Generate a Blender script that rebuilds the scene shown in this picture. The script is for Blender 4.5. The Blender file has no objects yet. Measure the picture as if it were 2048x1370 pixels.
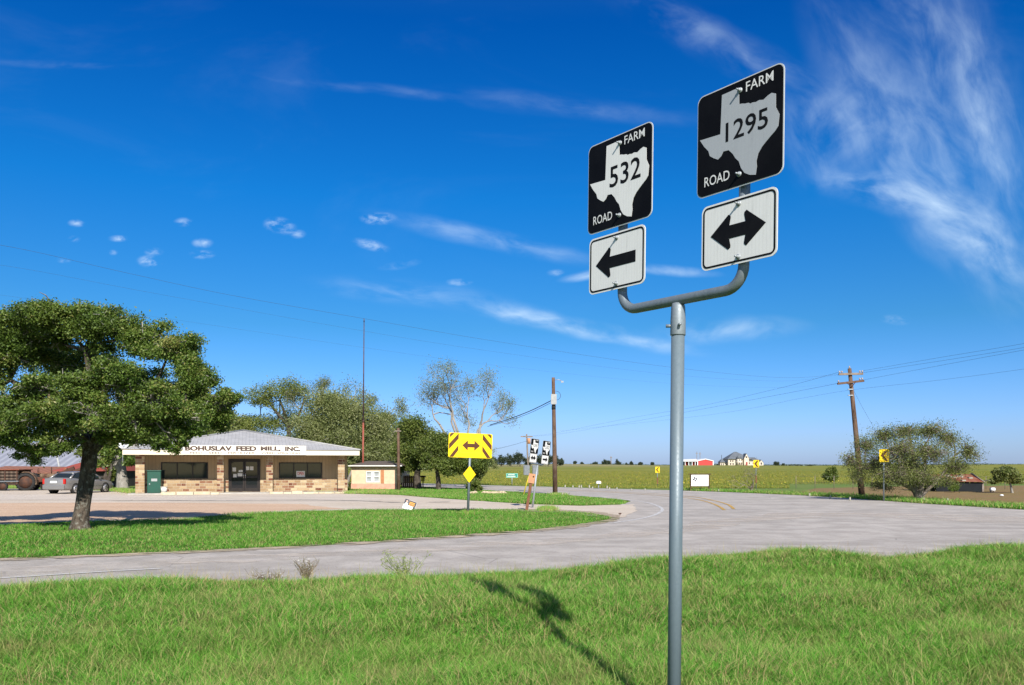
import bpy, bmesh, math, random
import numpy as np
from mathutils import Vector, Matrix
from mathutils.geometry import tessellate_polygon
R = math.radians
S = bpy.context.scene
COL = S.collection

# ------------------------------------------------------------------ camera
F, CX, HY, CZ = 1707.0, 1024.0, 931.5, 1.75
cam = bpy.data.cameras.new('camera')
cam.lens = 36 * F / 2048; cam.sensor_width = 36; cam.shift_y = (HY - 685) / 2048
cam.clip_start = .05; cam.clip_end = 9000
co = bpy.data.objects.new('camera', cam); COL.objects.link(co)
co.location = (0, 0, CZ); co.rotation_euler = (R(90), 0, 0)
S.camera = co

# ------------------------------------------------------------------ sun, sky, exposure
SUN_AZ, SUN_EL = R(166.8), R(36.4)
sdir = Vector((math.sin(SUN_AZ) * math.cos(SUN_EL), math.cos(SUN_AZ) * math.cos(SUN_EL), math.sin(SUN_EL)))
sl = bpy.data.lights.new('sun', 'SUN'); sl.energy = 5.0; sl.angle = R(.5); sl.color = (1, .94, .85)
so = bpy.data.objects.new('sun', sl); COL.objects.link(so)
so.rotation_euler = sdir.to_track_quat('Z', 'Y').to_euler()
S.view_settings.view_transform = 'Standard'; S.view_settings.look = 'None'
S.view_settings.exposure = 0.55; S.view_settings.gamma = 1

class NT:
    """small node-tree writer"""
    def __init__(s, t): s.t = t; s.n = t.nodes; s.l = t.links
    def add(s, typ, **k):
        n = s.n.new(typ)
        for a, b in k.items(): setattr(n, a, b)
        return n
    def put(s, node, key, v):
        i = node.inputs[key]
        if isinstance(v, bpy.types.NodeSocket): s.l.new(v, i)
        elif isinstance(v, (tuple, list)) and i.type == 'RGBA': i.default_value = (*v[:3], 1)
        else: i.default_value = v
    def math(s, op, a, b=0.0, c=0.0, clamp=False):
        n = s.add('ShaderNodeMath', operation=op, use_clamp=clamp)
        s.put(n, 0, a); s.put(n, 1, b)
        if op in ('MULTIPLY_ADD', 'SMOOTH_MIN', 'COMPARE'): s.put(n, 2, c)
        return n.outputs[0]
    def mix(s, f, a, b, blend='MIX'):
        n = s.add('ShaderNodeMix', data_type='RGBA', blend_type=blend)
        s.put(n, 0, f); s.put(n, 6, a); s.put(n, 7, b)
        return n.outputs[2]
    def noise(s, vec, scale, detail=4, rough=.55, dist=0.0):
        n = s.add('ShaderNodeTexNoise'); s.put(n, 'Vector', vec); s.put(n, 'Scale', scale)
        s.put(n, 'Detail', detail); s.put(n, 'Roughness', rough); s.put(n, 'Distortion', dist)
        return n.outputs['Fac']
    def smooth(s, v, a, b):
        n = s.add('ShaderNodeMapRange', interpolation_type='SMOOTHSTEP')
        s.put(n, 'Value', v); s.put(n, 'From Min', a); s.put(n, 'From Max', b)
        return n.outputs[0]
    def mapping(s, vec, scale=(1, 1, 1), rot=(0, 0, 0), loc=(0, 0, 0)):
        n = s.add('ShaderNodeMapping'); s.put(n, 'Vector', vec)
        n.inputs['Scale'].default_value = scale; n.inputs['Rotation'].default_value = rot; n.inputs['Location'].default_value = loc
        return n.outputs[0]

def make_world():
    w = bpy.data.worlds.new('World'); S.world = w; w.use_nodes = True
    w.node_tree.nodes.clear(); t = NT(w.node_tree)
    sky = t.add('ShaderNodeTexSky', sky_type='NISHITA', sun_disc=False, sun_elevation=SUN_EL, sun_rotation=SUN_AZ,
                air_density=1.0, dust_density=.5, ozone_density=3.0, altitude=0)
    tc = t.add('ShaderNodeTexCoord'); sep = t.add('ShaderNodeSeparateXYZ'); t.l.new(tc.outputs['Generated'], sep.inputs[0])
    X, Y, Z = sep.outputs
    ysafe = t.math('MAXIMUM', Y, .05)
    u = t.math('DIVIDE', X, ysafe); v = t.math('DIVIDE', Z, ysafe)      # tangent of azimuth / of elevation
    front = t.smooth(Y, .05, .3)
    cmb = t.add('ShaderNodeCombineXYZ'); t.l.new(u, cmb.inputs[0]); t.l.new(v, cmb.inputs[1]); uv = cmb.outputs[0]
    warp = t.add('ShaderNodeTexNoise'); t.put(warp, 'Vector', uv); t.put(warp, 'Scale', 5.0); t.put(warp, 'Detail', 3)
    wv = t.add('ShaderNodeVectorMath', operation='MULTIPLY_ADD')
    t.l.new(warp.outputs['Color'], wv.inputs[0]); wv.inputs[1].default_value = (.055, .055, 0); t.l.new(uv, wv.inputs[2])
    off = t.add('ShaderNodeVectorMath', operation='SUBTRACT'); t.l.new(wv.outputs[0], off.inputs[0]); off.inputs[1].default_value = (.0275, .0275, 0)
    wuv = off.outputs[0]
    w2 = t.add('ShaderNodeVectorMath', operation='MULTIPLY_ADD'); t.l.new(warp.outputs['Color'], w2.inputs[0]); w2.inputs[1].default_value = (.03, .022, 0); t.l.new(uv, w2.inputs[2])
    o2 = t.add('ShaderNodeVectorMath', operation='SUBTRACT'); t.l.new(w2.outputs[0], o2.inputs[0]); o2.inputs[1].default_value = (.015, .011, 0); suv = o2.outputs[0]
    total = None
    # (px, py, half length px, half width px, angle deg ccw, strength, noise stretch)
    streaks = [
        (1150, 655, 250, 18, -11, .85, 6), (1270, 682, 110, 10, -4, .65, 5), (1030, 625, 130, 20, -14, .5, 5), (980, 478, 220, 22, -12, .5, 5), (1340, 543, 85, 11, -7, .9, 5),
        (1455, 662, 140, 26, 3, .6, 4), (1175, 552, 50, 10, 12, .9, 4), (820, 190, 190, 12, -10, .12, 6), (1150, 215, 260, 22, -6, .16, 5),
        (120, 125, 170, 8, -2, .13, 9), (640, 165, 120, 9, -8, .13, 9), (820, 590, 190, 26, -6, .32, 7),
        (1860, 330, 360, 100, -56, .40, 4.5), (1740, 200, 250, 70, -64, .28, 4), (1950, 480, 170, 80, -42, .5, 4), (1870, 120, 260, 130, -66, .28, 4), (1980, 230, 280, 70, -74, .28, 5),
        (1810, 395, 200, 38, -20, .7, 5), (1650, 260, 120, 90, -64, .4, 4), (1970, 510, 130, 45, -34, .6, 5), (1700, 230, 80, 90, 20, .5, 3), (1400, 60, 190, 45, -24, .34, 4), (1560, 130, 150, 40, -30, .22, 6), (1960, 260, 200, 60, -75, .45, 5)]
    puffs = [(560, 452, 30, 15, -10, 1.0), (302, 524, 26, 11, -8, .95), (405, 486, 20, 9, 0, .75), (404, 509, 24, 8, 0, .7), (757, 437, 34, 11, 0, .9),
             (742, 490, 34, 10, -14, .6), (154, 446, 17, 7, 0, .6), (367, 444, 18, 8, 0, .5), (237, 477, 20, 6, 0, .6), (148, 478, 12, 6, 0, .45),
             (128, 520, 14, 6, 0, .5), (308, 504, 18, 8, 0, .45), (918, 565, 26, 7, 0, .45), (226, 505, 10, 5, 0, .4), (1795, 640, 34, 9, -6, .3), (1112, 546, 18, 7, 0, .35), (595, 468, 16, 8, 0, .4), (800, 530, 40, 8, 10, .2)]
    def blob(px, py, a, b, ang, vec):
        c = ((px - CX) / F, (HY - py) / F)
        m1 = t.mapping(vec, loc=(-c[0], -c[1], 0))
        m2 = t.mapping(m1, rot=(0, 0, R(-ang)))
        m3 = t.mapping(m2, scale=(F / a, F / b, 1))
        ln = t.add('ShaderNodeVectorMath', operation='LENGTH'); t.l.new(m3, ln.inputs[0])
        return t.smooth(ln.outputs['Value'], 1.35, .0), m2
    for i, (px, py, a, b, ang, st, k) in enumerate(streaks):
        msk, m2 = blob(px, py, a, b, ang, wuv if b > 35 else suv)
        nz = t.noise(t.mapping(m2, scale=(5, 2.4 * k, 1), loc=(i * 3.1, i * 1.7, 0)), 2.6, 7, .56, .35)
        nn = t.smooth(nz, .32, .82)
        val = t.math('MULTIPLY', t.math('MULTIPLY', msk, nn), st)
        total = val if total is None else t.math('ADD', total, val)
    pn = t.smooth(t.noise(t.mapping(uv, scale=(1, 1.8, 1)), 42, 6, .6, .3), .38, .70)
    for (px, py, a, b, ang, st) in puffs:
        msk, _ = blob(px, py, a * .95, b * 1.05, ang, uv)
        total = t.math('ADD', total, t.math('MULTIPLY', t.math('MULTIPLY', msk, pn), st * 1.15))
    broad = t.smooth(t.noise(t.mapping(uv, scale=(1, 2.6, 1)), 2.6, 6, .6, .8), .5, .85)
    total = t.math('ADD', total, t.math('MULTIPLY', broad, .045))
    total = t.math('MULTIPLY', t.math('MINIMUM', total, 1.0), front)
    hs = t.add('ShaderNodeHueSaturation'); t.put(hs, 'Saturation', 1.16); t.put(hs, 'Hue', .508); t.put(hs, 'Value', 1.0); t.l.new(sky.outputs[0], hs.inputs['Color'])
    ramp = t.add('ShaderNodeValToRGB'); el = t.math('DIVIDE', Z, t.math('MAXIMUM', t.math('SQRT', t.math('SUBTRACT', 1.0, t.math('MULTIPLY', Z, Z))), .02)); t.l.new(t.math('MULTIPLY', el, 1.0), ramp.inputs[0])
    e = ramp.color_ramp.elements; stops = [(0, (.52, .68, 1.3)), (.036, (.48, .66, 1.2)), (.16, (.21, .60, .85)), (.31, (.05, .62, .98)), (.52, (.005, .46, .92)), (.75, (.25, .60, .95)), (1, (.75, .88, 1.0))]
    e[0].position, e[0].color = 0, (*stops[0][1], 1); e[1].position, e[1].color = 1, (*stops[-1][1], 1)
    for p_, c_ in stops[1:-1]: x_ = e.new(p_); x_.color = (*c_, 1)
    ahead = t.smooth(Y, -.2, .35)
    base = t.mix(1.0, hs.outputs[0], t.mix(ahead, (.85, .93, 1.0), ramp.outputs[0]), 'MULTIPLY')
    col = t.mix(t.math('MULTIPLY', total, .88), base, (5.7, 7.2, 8.7))
    bg = t.add('ShaderNodeBackground'); t.put(bg, 'Color', col); t.put(bg, 'Strength', .092)
    out = t.add('ShaderNodeOutputWorld'); t.l.new(bg.outputs[0], out.inputs[0])
make_world()

# ------------------------------------------------------------------ materials
def new_mat(name):
    m = bpy.data.materials.new(name); m.use_nodes = True; m.node_tree.nodes.clear()
    t = NT(m.node_tree); o = t.add('ShaderNodeOutputMaterial'); b = t.add('ShaderNodeBsdfPrincipled')
    t.l.new(b.outputs[0], o.inputs[0]); t.out = o; t.b = b
    t.pos = t.add('ShaderNodeNewGeometry').outputs['Position']; t.obj = t.add('ShaderNodeTexCoord').outputs['Object']
    return m, t
def bump(t, h, dist=.02, strength=.6):
    n = t.add('ShaderNodeBump'); t.put(n, 'Strength', strength); t.put(n, 'Distance', dist); t.put(n, 'Height', h)
    t.l.new(n.outputs[0], t.b.inputs['Normal'])
def M(name, c1, c2=None, scale=3, rough=.7, metal=0.0, bmp=0, spec=.3, stretch=(1, 1, 1), lo=.35, hi=.65, emit=None):
    m, t = new_mat(name)
    c2 = c2 or tuple(x * .8 for x in c1)
    n = t.noise(t.mapping(t.obj, scale=stretch), scale, 6, .6)
    t.put(t.b, 'Base Color', t.mix(t.smooth(n, lo, hi), c1, c2)); t.put(t.b, 'Roughness', rough); t.put(t.b, 'Metallic', metal)
    t.put(t.b, 'Specular IOR Level', spec)
    if bmp: bump(t, n, bmp)
    return m

def leaf_mat(name, cols, transl=.35, hue_noise=.35):
    """cols: dark, mid, light leaf colours chosen by each leaf's own random value"""
    m, t = new_mat(name)
    a = t.add('ShaderNodeAttribute', attribute_name='var'); v = a.outputs['Fac']
    r = t.add('ShaderNodeValToRGB'); t.l.new(v, r.inputs[0]); e = r.color_ramp.elements
    e[0].color = (*cols[0], 1); e[0].position = 0; e[1].color = (*cols[-1], 1); e[1].position = 1
    for i, c in enumerate(cols[1:-1]): x = e.new((i + 1) / (len(cols) - 1)); x.color = (*c, 1)
    c = t.mix(t.math('MULTIPLY', t.smooth(t.noise(t.pos, .8, 3), .3, .7), hue_noise), r.outputs[0], cols[-1])
    t.put(t.b, 'Base Color', c); t.put(t.b, 'Roughness', .5); t.put(t.b, 'Specular IOR Level', .35)
    tr = t.add('ShaderNodeBsdfTranslucent'); t.put(tr, 'Color', t.mix(1.0, c, (1.25, 1.3, .6), 'MULTIPLY'))
    mx = t.add('ShaderNodeMixShader'); mx.inputs[0].default_value = transl
    t.l.new(t.b.outputs[0], mx.inputs[1]); t.l.new(tr.outputs[0], mx.inputs[2]); t.l.new(mx.outputs[0], t.out.inputs[0])
    return m

def asphalt_mat():
    m, t = new_mat('chip_seal_asphalt')
    fine = t.noise(t.pos, 55, 4, .7); mid = t.noise(t.pos, 1.1, 6, .62); big = t.noise(t.mapping(t.pos, scale=(.35, 1.1, 1), rot=(0, 0, R(-28))), .55, 5, .6, .4)
    c = t.mix(t.smooth(mid, .35, .68), (.34, .308, .272), (.46, .42, .375))
    c = t.mix(t.math('MULTIPLY', t.smooth(big, .45, .72), .65), c, (.26, .235, .208))
    c = t.mix(t.math('MULTIPLY', t.smooth(fine, .5, .75), .6), c, (.50, .45, .40))
    c = t.mix(t.math('MULTIPLY', t.smooth(t.noise(t.pos, 38, 2, .5), .62, .7), .5), c, (.10, .095, .09))
    c = t.mix(t.math('MULTIPLY', t.smooth(t.noise(t.pos, 9, 5, .75), .5, .7), .35), c, (.20, .18, .16))
    # fine cracks
    vo = t.add('ShaderNodeTexVoronoi', feature='DISTANCE_TO_EDGE'); t.put(vo, 'Vector', t.mapping(t.pos, scale=(.5, .3, 1))); t.put(vo, 'Scale', 1.0)
    crack = t.math('MULTIPLY', t.smooth(vo.outputs['Distance'], .012, .0), t.smooth(t.noise(t.pos, .4, 3), .5, .6))
    c = t.mix(t.math('MULTIPLY', crack, .4), c, (.08, .075, .075))
    t.put(t.b, 'Base Color', c); t.put(t.b, 'Roughness', .88); t.put(t.b, 'Specular IOR Level', .25); bump(t, fine, .012, .8)
    return m
def gravel_mat(name, c1, c2, c3, alpha_noise=None):
    m, t = new_mat(name)
    vo = t.add('ShaderNodeTexVoronoi'); t.put(vo, 'Vector', t.pos); t.put(vo, 'Scale', 16)
    sep = t.add('ShaderNodeSeparateColor'); t.l.new(vo.outputs['Color'], sep.inputs[0])
    c = t.mix(t.smooth(t.noise(t.mapping(t.pos, scale=(.4, 1, 1)), .6, 6, .6), .35, .65), c1, c2)
    c = t.mix(t.math('MULTIPLY', sep.outputs[0], .5), c, c3)
    c = t.mix(t.math('MULTIPLY', t.smooth(t.noise(t.pos, 9, 4, .7), .55, .72), .5), c, tuple(x * .5 for x in c1))
    t.put(t.b, 'Base Color', c); t.put(t.b, 'Roughness', .95); t.put(t.b, 'Specular IOR Level', .15); bump(t, vo.outputs['Distance'], .03, .7)
    if alpha_noise:
        a = t.smooth(t.noise(t.mapping(t.pos, scale=(.5, 1.6, 1)), alpha_noise[0], 7, .7), alpha_noise[1], alpha_noise[2])
        t.put(t.b, 'Alpha', a)
    return m
def paint_mat(name, c, worn=.5):
    m, t = new_mat(name)
    n = t.noise(t.pos, 6, 8, .75)
    t.put(t.b, 'Base Color', t.mix(t.smooth(n, .3, .7), c, tuple(x * .75 for x in c))); t.put(t.b, 'Roughness', .7)
    t.put(t.b, 'Alpha', t.smooth(n, worn - .18, worn + .02))
    return m
def terrain_mat():
    m, t = new_mat('meadow_soil')
    sep = t.add('ShaderNodeSeparateXYZ'); t.l.new(t.pos, sep.inputs[0]); Y = sep.outputs[1]; X = sep.outputs[0]
    n1 = t.noise(t.pos, .35, 6, .65); n2 = t.noise(t.pos, 3.0, 5, .7); n3 = t.noise(t.mapping(t.pos, scale=(.02, .07, 1)), 1.0, 6, .7)
    near = t.mix(t.smooth(n2, .35, .65), (.05, .10, .018), (.13, .155, .04))
    yard = t.mix(t.smooth(n1, .35, .65), (.085, .17, .025), (.15, .19, .05)); yard = t.mix(t.math('MULTIPLY', t.smooth(n2, .4, .7), .5), yard, (.20, .19, .08))
    fld = t.mix(t.smooth(n3, .38, .62), (.16, .18, .03), (.24, .22, .045))
    n4 = t.noise(t.mapping(t.pos, scale=(.25, .12, 1)), 1.0, 5, .75)
    fld = t.mix(t.math('MULTIPLY', t.smooth(n4, .42, .66), .5), fld, (.12, .16, .035))
    flow = t.math('MULTIPLY', t.smooth(Y, 260, 90), t.smooth(t.noise(t.mapping(t.pos, scale=(.5, .2, 1)), 1.3, 6, .8), .44, .62))
    fld = t.mix(t.math('MULTIPLY', flow, .55), fld, (.27, .235, .035))
    dry = t.math('MULTIPLY', t.smooth(X, 125, 20), t.smooth(Y, 270, 380))
    fld = t.mix(t.math('MULTIPLY', dry, .85), fld, (.27, .24, .12))
    c = t.mix(t.smooth(Y, 22, 24), near, yard)
    c = t.mix(t.smooth(Y, 80, 95), c, fld)
    t.put(t.b, 'Base Color', c); t.put(t.b, 'Roughness', .95); t.put(t.b, 'Specular IOR Level', .1); bump(t, n2, .06, .6)
    return m
def stone_mat():
    m, t = new_mat('patchwork_stone')
    sep = t.add('ShaderNodeSeparateXYZ'); t.l.new(t.obj, sep.inputs[0])
    cb = t.add('ShaderNodeCombineXYZ'); t.l.new(t.math('ADD', sep.outputs[0], sep.outputs[1]), cb.inputs[0]); t.l.new(sep.outputs[2], cb.inputs[1])
    br = t.add('ShaderNodeTexBrick', offset=.43, squash=.7, squash_frequency=3); t.l.new(cb.outputs[0], br.inputs['Vector'])
    for k, v in {'Scale': 1.0, 'Brick Width': .38, 'Row Height': .165, 'Mortar Size': .014, 'Bias': 0, 'Mortar Smooth': .2}.items(): t.put(br, k, v)
    t.put(br, 'Color1', (0, 0, 0)); t.put(br, 'Color2', (1, 1, 1)); t.put(br, 'Mortar', (.3, .3, .3))
    cr = t.add('ShaderNodeValToRGB'); t.l.new(br.outputs[0], cr.inputs[0]); cr.color_ramp.interpolation = 'CONSTANT'; ce = cr.color_ramp.elements; ce[0].color = (.27, .17, .085, 1); ce[1].position = .88; ce[1].color = (.12, .032, .016, 1)
    for p_, c_ in ((.16, (.38, .27, .15)), (.34, (.46, .36, .22)), (.46, (.30, .20, .11)), (.74, (.20, .085, .045))): x_ = ce.new(p_); x_.color = (*c_, 1)
    bc = t.mix(br.outputs['Fac'], cr.outputs[0], (.42, .35, .25))
    c = t.mix(t.math('MULTIPLY', t.smooth(t.noise(t.obj, 1.7, 4), .45, .62), .15), bc, (.50, .39, .24))
    c = t.mix(t.math('MULTIPLY', t.smooth(t.noise(t.obj, 14, 4), .45, .7), .3), c, (.30, .2, .12))
    t.put(t.b, 'Base Color', c); t.put(t.b, 'Roughness', .9); bump(t, br.outputs['Fac'], -.015, .8)
    return m
def stripes_mat(name, c1, c2, period, axis=0, rough=.5, metal=0.0, b=.02, sharp=(.1, .35)):
    m, t = new_mat(name)
    sep = t.add('ShaderNodeSeparateXYZ'); t.l.new(t.obj, sep.inputs[0])
    fr = t.math('FRACT', t.math('DIVIDE', sep.outputs[axis], period)); tri = t.math('ABSOLUTE', t.math('SUBTRACT', fr, .5))
    s = t.smooth(tri, *sharp)
    c = t.mix(s, c1, c2); c = t.mix(t.math('MULTIPLY', t.smooth(t.noise(t.obj, 1.5, 5), .4, .7), .35), c, tuple(x * .7 for x in c1))
    t.put(t.b, 'Base Color', c); t.put(t.b, 'Roughness', rough); t.put(t.b, 'Metallic', metal); bump(t, s, b, .6)
    return m
def bark_mat(name, c1, c2, lichen=(.42, .42, .38), amt=.5, scale=6):
    m, t = new_mat(name)
    n = t.noise(t.mapping(t.obj, scale=(1, 1, .35)), scale, 6, .7)
    c = t.mix(t.smooth(n, .38, .62), c1, c2)
    c = t.mix(t.math('MULTIPLY', t.smooth(t.noise(t.obj, scale * .7, 5, .7), .52, .62), amt), c, lichen)
    t.put(t.b, 'Base Color', c); t.put(t.b, 'Roughness', .95); t.put(t.b, 'Specular IOR Level', .1); bump(t, n, .05, .9)
    return m
def glass_mat(name, c=(.02, .03, .035), rough=.04):
    m, t = new_mat(name); t.put(t.b, 'Base Color', c); t.put(t.b, 'Roughness', rough); t.put(t.b, 'Specular IOR Level', .45)
    bump(t, t.noise(t.obj, 1.2, 2), .002, .2)
    return m
def grass_mat(name='grass_blades', stops=None, pcol=(.155, .35, .04), pamt=.38):
    m, t = new_mat(name)
    v = t.add('ShaderNodeAttribute', attribute_name='var').outputs['Fac']
    h = t.add('ShaderNodeAttribute', attribute_name='hgt').outputs['Fac']
    r = t.add('ShaderNodeValToRGB'); t.l.new(v, r.inputs[0]); e = r.color_ramp.elements
    stops = stops or [(0, (.014, .08, .008)), (.28, (.048, .22, .016)), (.56, (.115, .36, .034)), (.78, (.29, .52, .09)), (.87, (.46, .43, .18)), (1, (.46, .29, .17))]
    e[0].position, e[0].color = stops[0][0], (*stops[0][1], 1); e[1].position, e[1].color = 1, (*stops[-1][1], 1)
    for p, c in stops[1:-1]: x = e.new(p); x.color = (*c, 1)
    patch = t.smooth(t.noise(t.pos, .9, 5, .6), .38, .68)
    c = t.mix(t.math('MULTIPLY', patch, pamt), r.outputs[0], pcol)
    patch2 = t.smooth(t.noise(t.mapping(t.pos, loc=(7, 3, 0)), 1.3, 6, .65), .50, .66)
    c = t.mix(t.math('MULTIPLY', patch2, .34), c, (.30, .25, .11))
    c = t.mix(t.smooth(h, .0, .5), t.mix(.75, c, (.045, .05, .016)), c)  # blade bases darkened: shade between the tufts painted into the colour
    t.put(t.b, 'Base Color', c); t.put(t.b, 'Roughness', .6); t.put(t.b, 'Specular IOR Level', .12)
    tr = t.add('ShaderNodeBsdfTranslucent'); t.put(tr, 'Color', t.mix(1.0, c, (1.2, 1.3, .5), 'MULTIPLY'))
    mx = t.add('ShaderNodeMixShader'); mx.inputs[0].default_value = .25
    t.l.new(t.b.outputs[0], mx.inputs[1]); t.l.new(tr.outputs[0], mx.inputs[2]); t.l.new(mx.outputs[0], t.out.inputs[0])
    return m
def sheeting_mat(name, c, period=.0245, amt=.12, spec=.5, metal=0):
    """retroreflective sheeting with faint vertical bands"""
    m, t = new_mat(name)
    sep = t.add('ShaderNodeSeparateXYZ'); t.l.new(t.obj, sep.inputs[0])
    tri = t.math('ABSOLUTE', t.math('SUBTRACT', t.math('FRACT', t.math('DIVIDE', sep.outputs[0], period)), .5))
    s = t.smooth(tri, .30, .5)
    cc = t.mix(t.math('MULTIPLY', s, amt), c, tuple(x * .45 for x in c))
    cc = t.mix(t.math('MULTIPLY', t.smooth(t.noise(t.obj, 9, 5, .7), .45, .75), .12), cc, tuple(x * .55 for x in c))
    cc = t.mix(t.math('MULTIPLY', t.smooth(t.noise(t.mapping(t.obj, scale=(1, 1, .18)), 16, 6, .7), .52, .78), .22), cc, tuple(x * .5 for x in c))
    t.put(t.b, 'Base Color', cc); t.put(t.b, 'Roughness', .42); t.put(t.b, 'Specular IOR Level', spec); t.put(t.b, 'Metallic', metal)
    return m

def steel_mat(name, c1, c2, rough, metal):
    m, t = new_mat(name); vo = t.add('ShaderNodeTexVoronoi'); t.put(vo, 'Vector', t.obj); t.put(vo, 'Scale', 70); sp = t.add('ShaderNodeSeparateColor'); t.l.new(vo.outputs['Color'], sp.inputs[0])
    c = t.mix(t.math('MULTIPLY', sp.outputs[0], .35), c1, c2); c = t.mix(t.math('MULTIPLY', t.smooth(t.noise(t.mapping(t.obj, scale=(1, 1, .12)), 22, 6, .7), .5, .72), .55), c, tuple(x * .62 for x in c1))
    c = t.mix(t.math('MULTIPLY', t.smooth(t.noise(t.mapping(t.obj, loc=(3, 1, 2)), 34, 5, .7), .66, .74), .6), c, (.30, .30, .28)); c = t.mix(t.math('MULTIPLY', t.smooth(t.noise(t.mapping(t.obj, scale=(1, 1, .3)), 11, 6, .75), .66, .74), .5), c, (.13, .08, .05))
    t.put(t.b, 'Base Color', c); t.put(t.b, 'Metallic', metal); t.put(t.b, 'Roughness', t.math('MULTIPLY_ADD', sp.outputs[1], .14, rough)); bump(t, t.noise(t.obj, 60, 3), .0006, .5); return m
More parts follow.
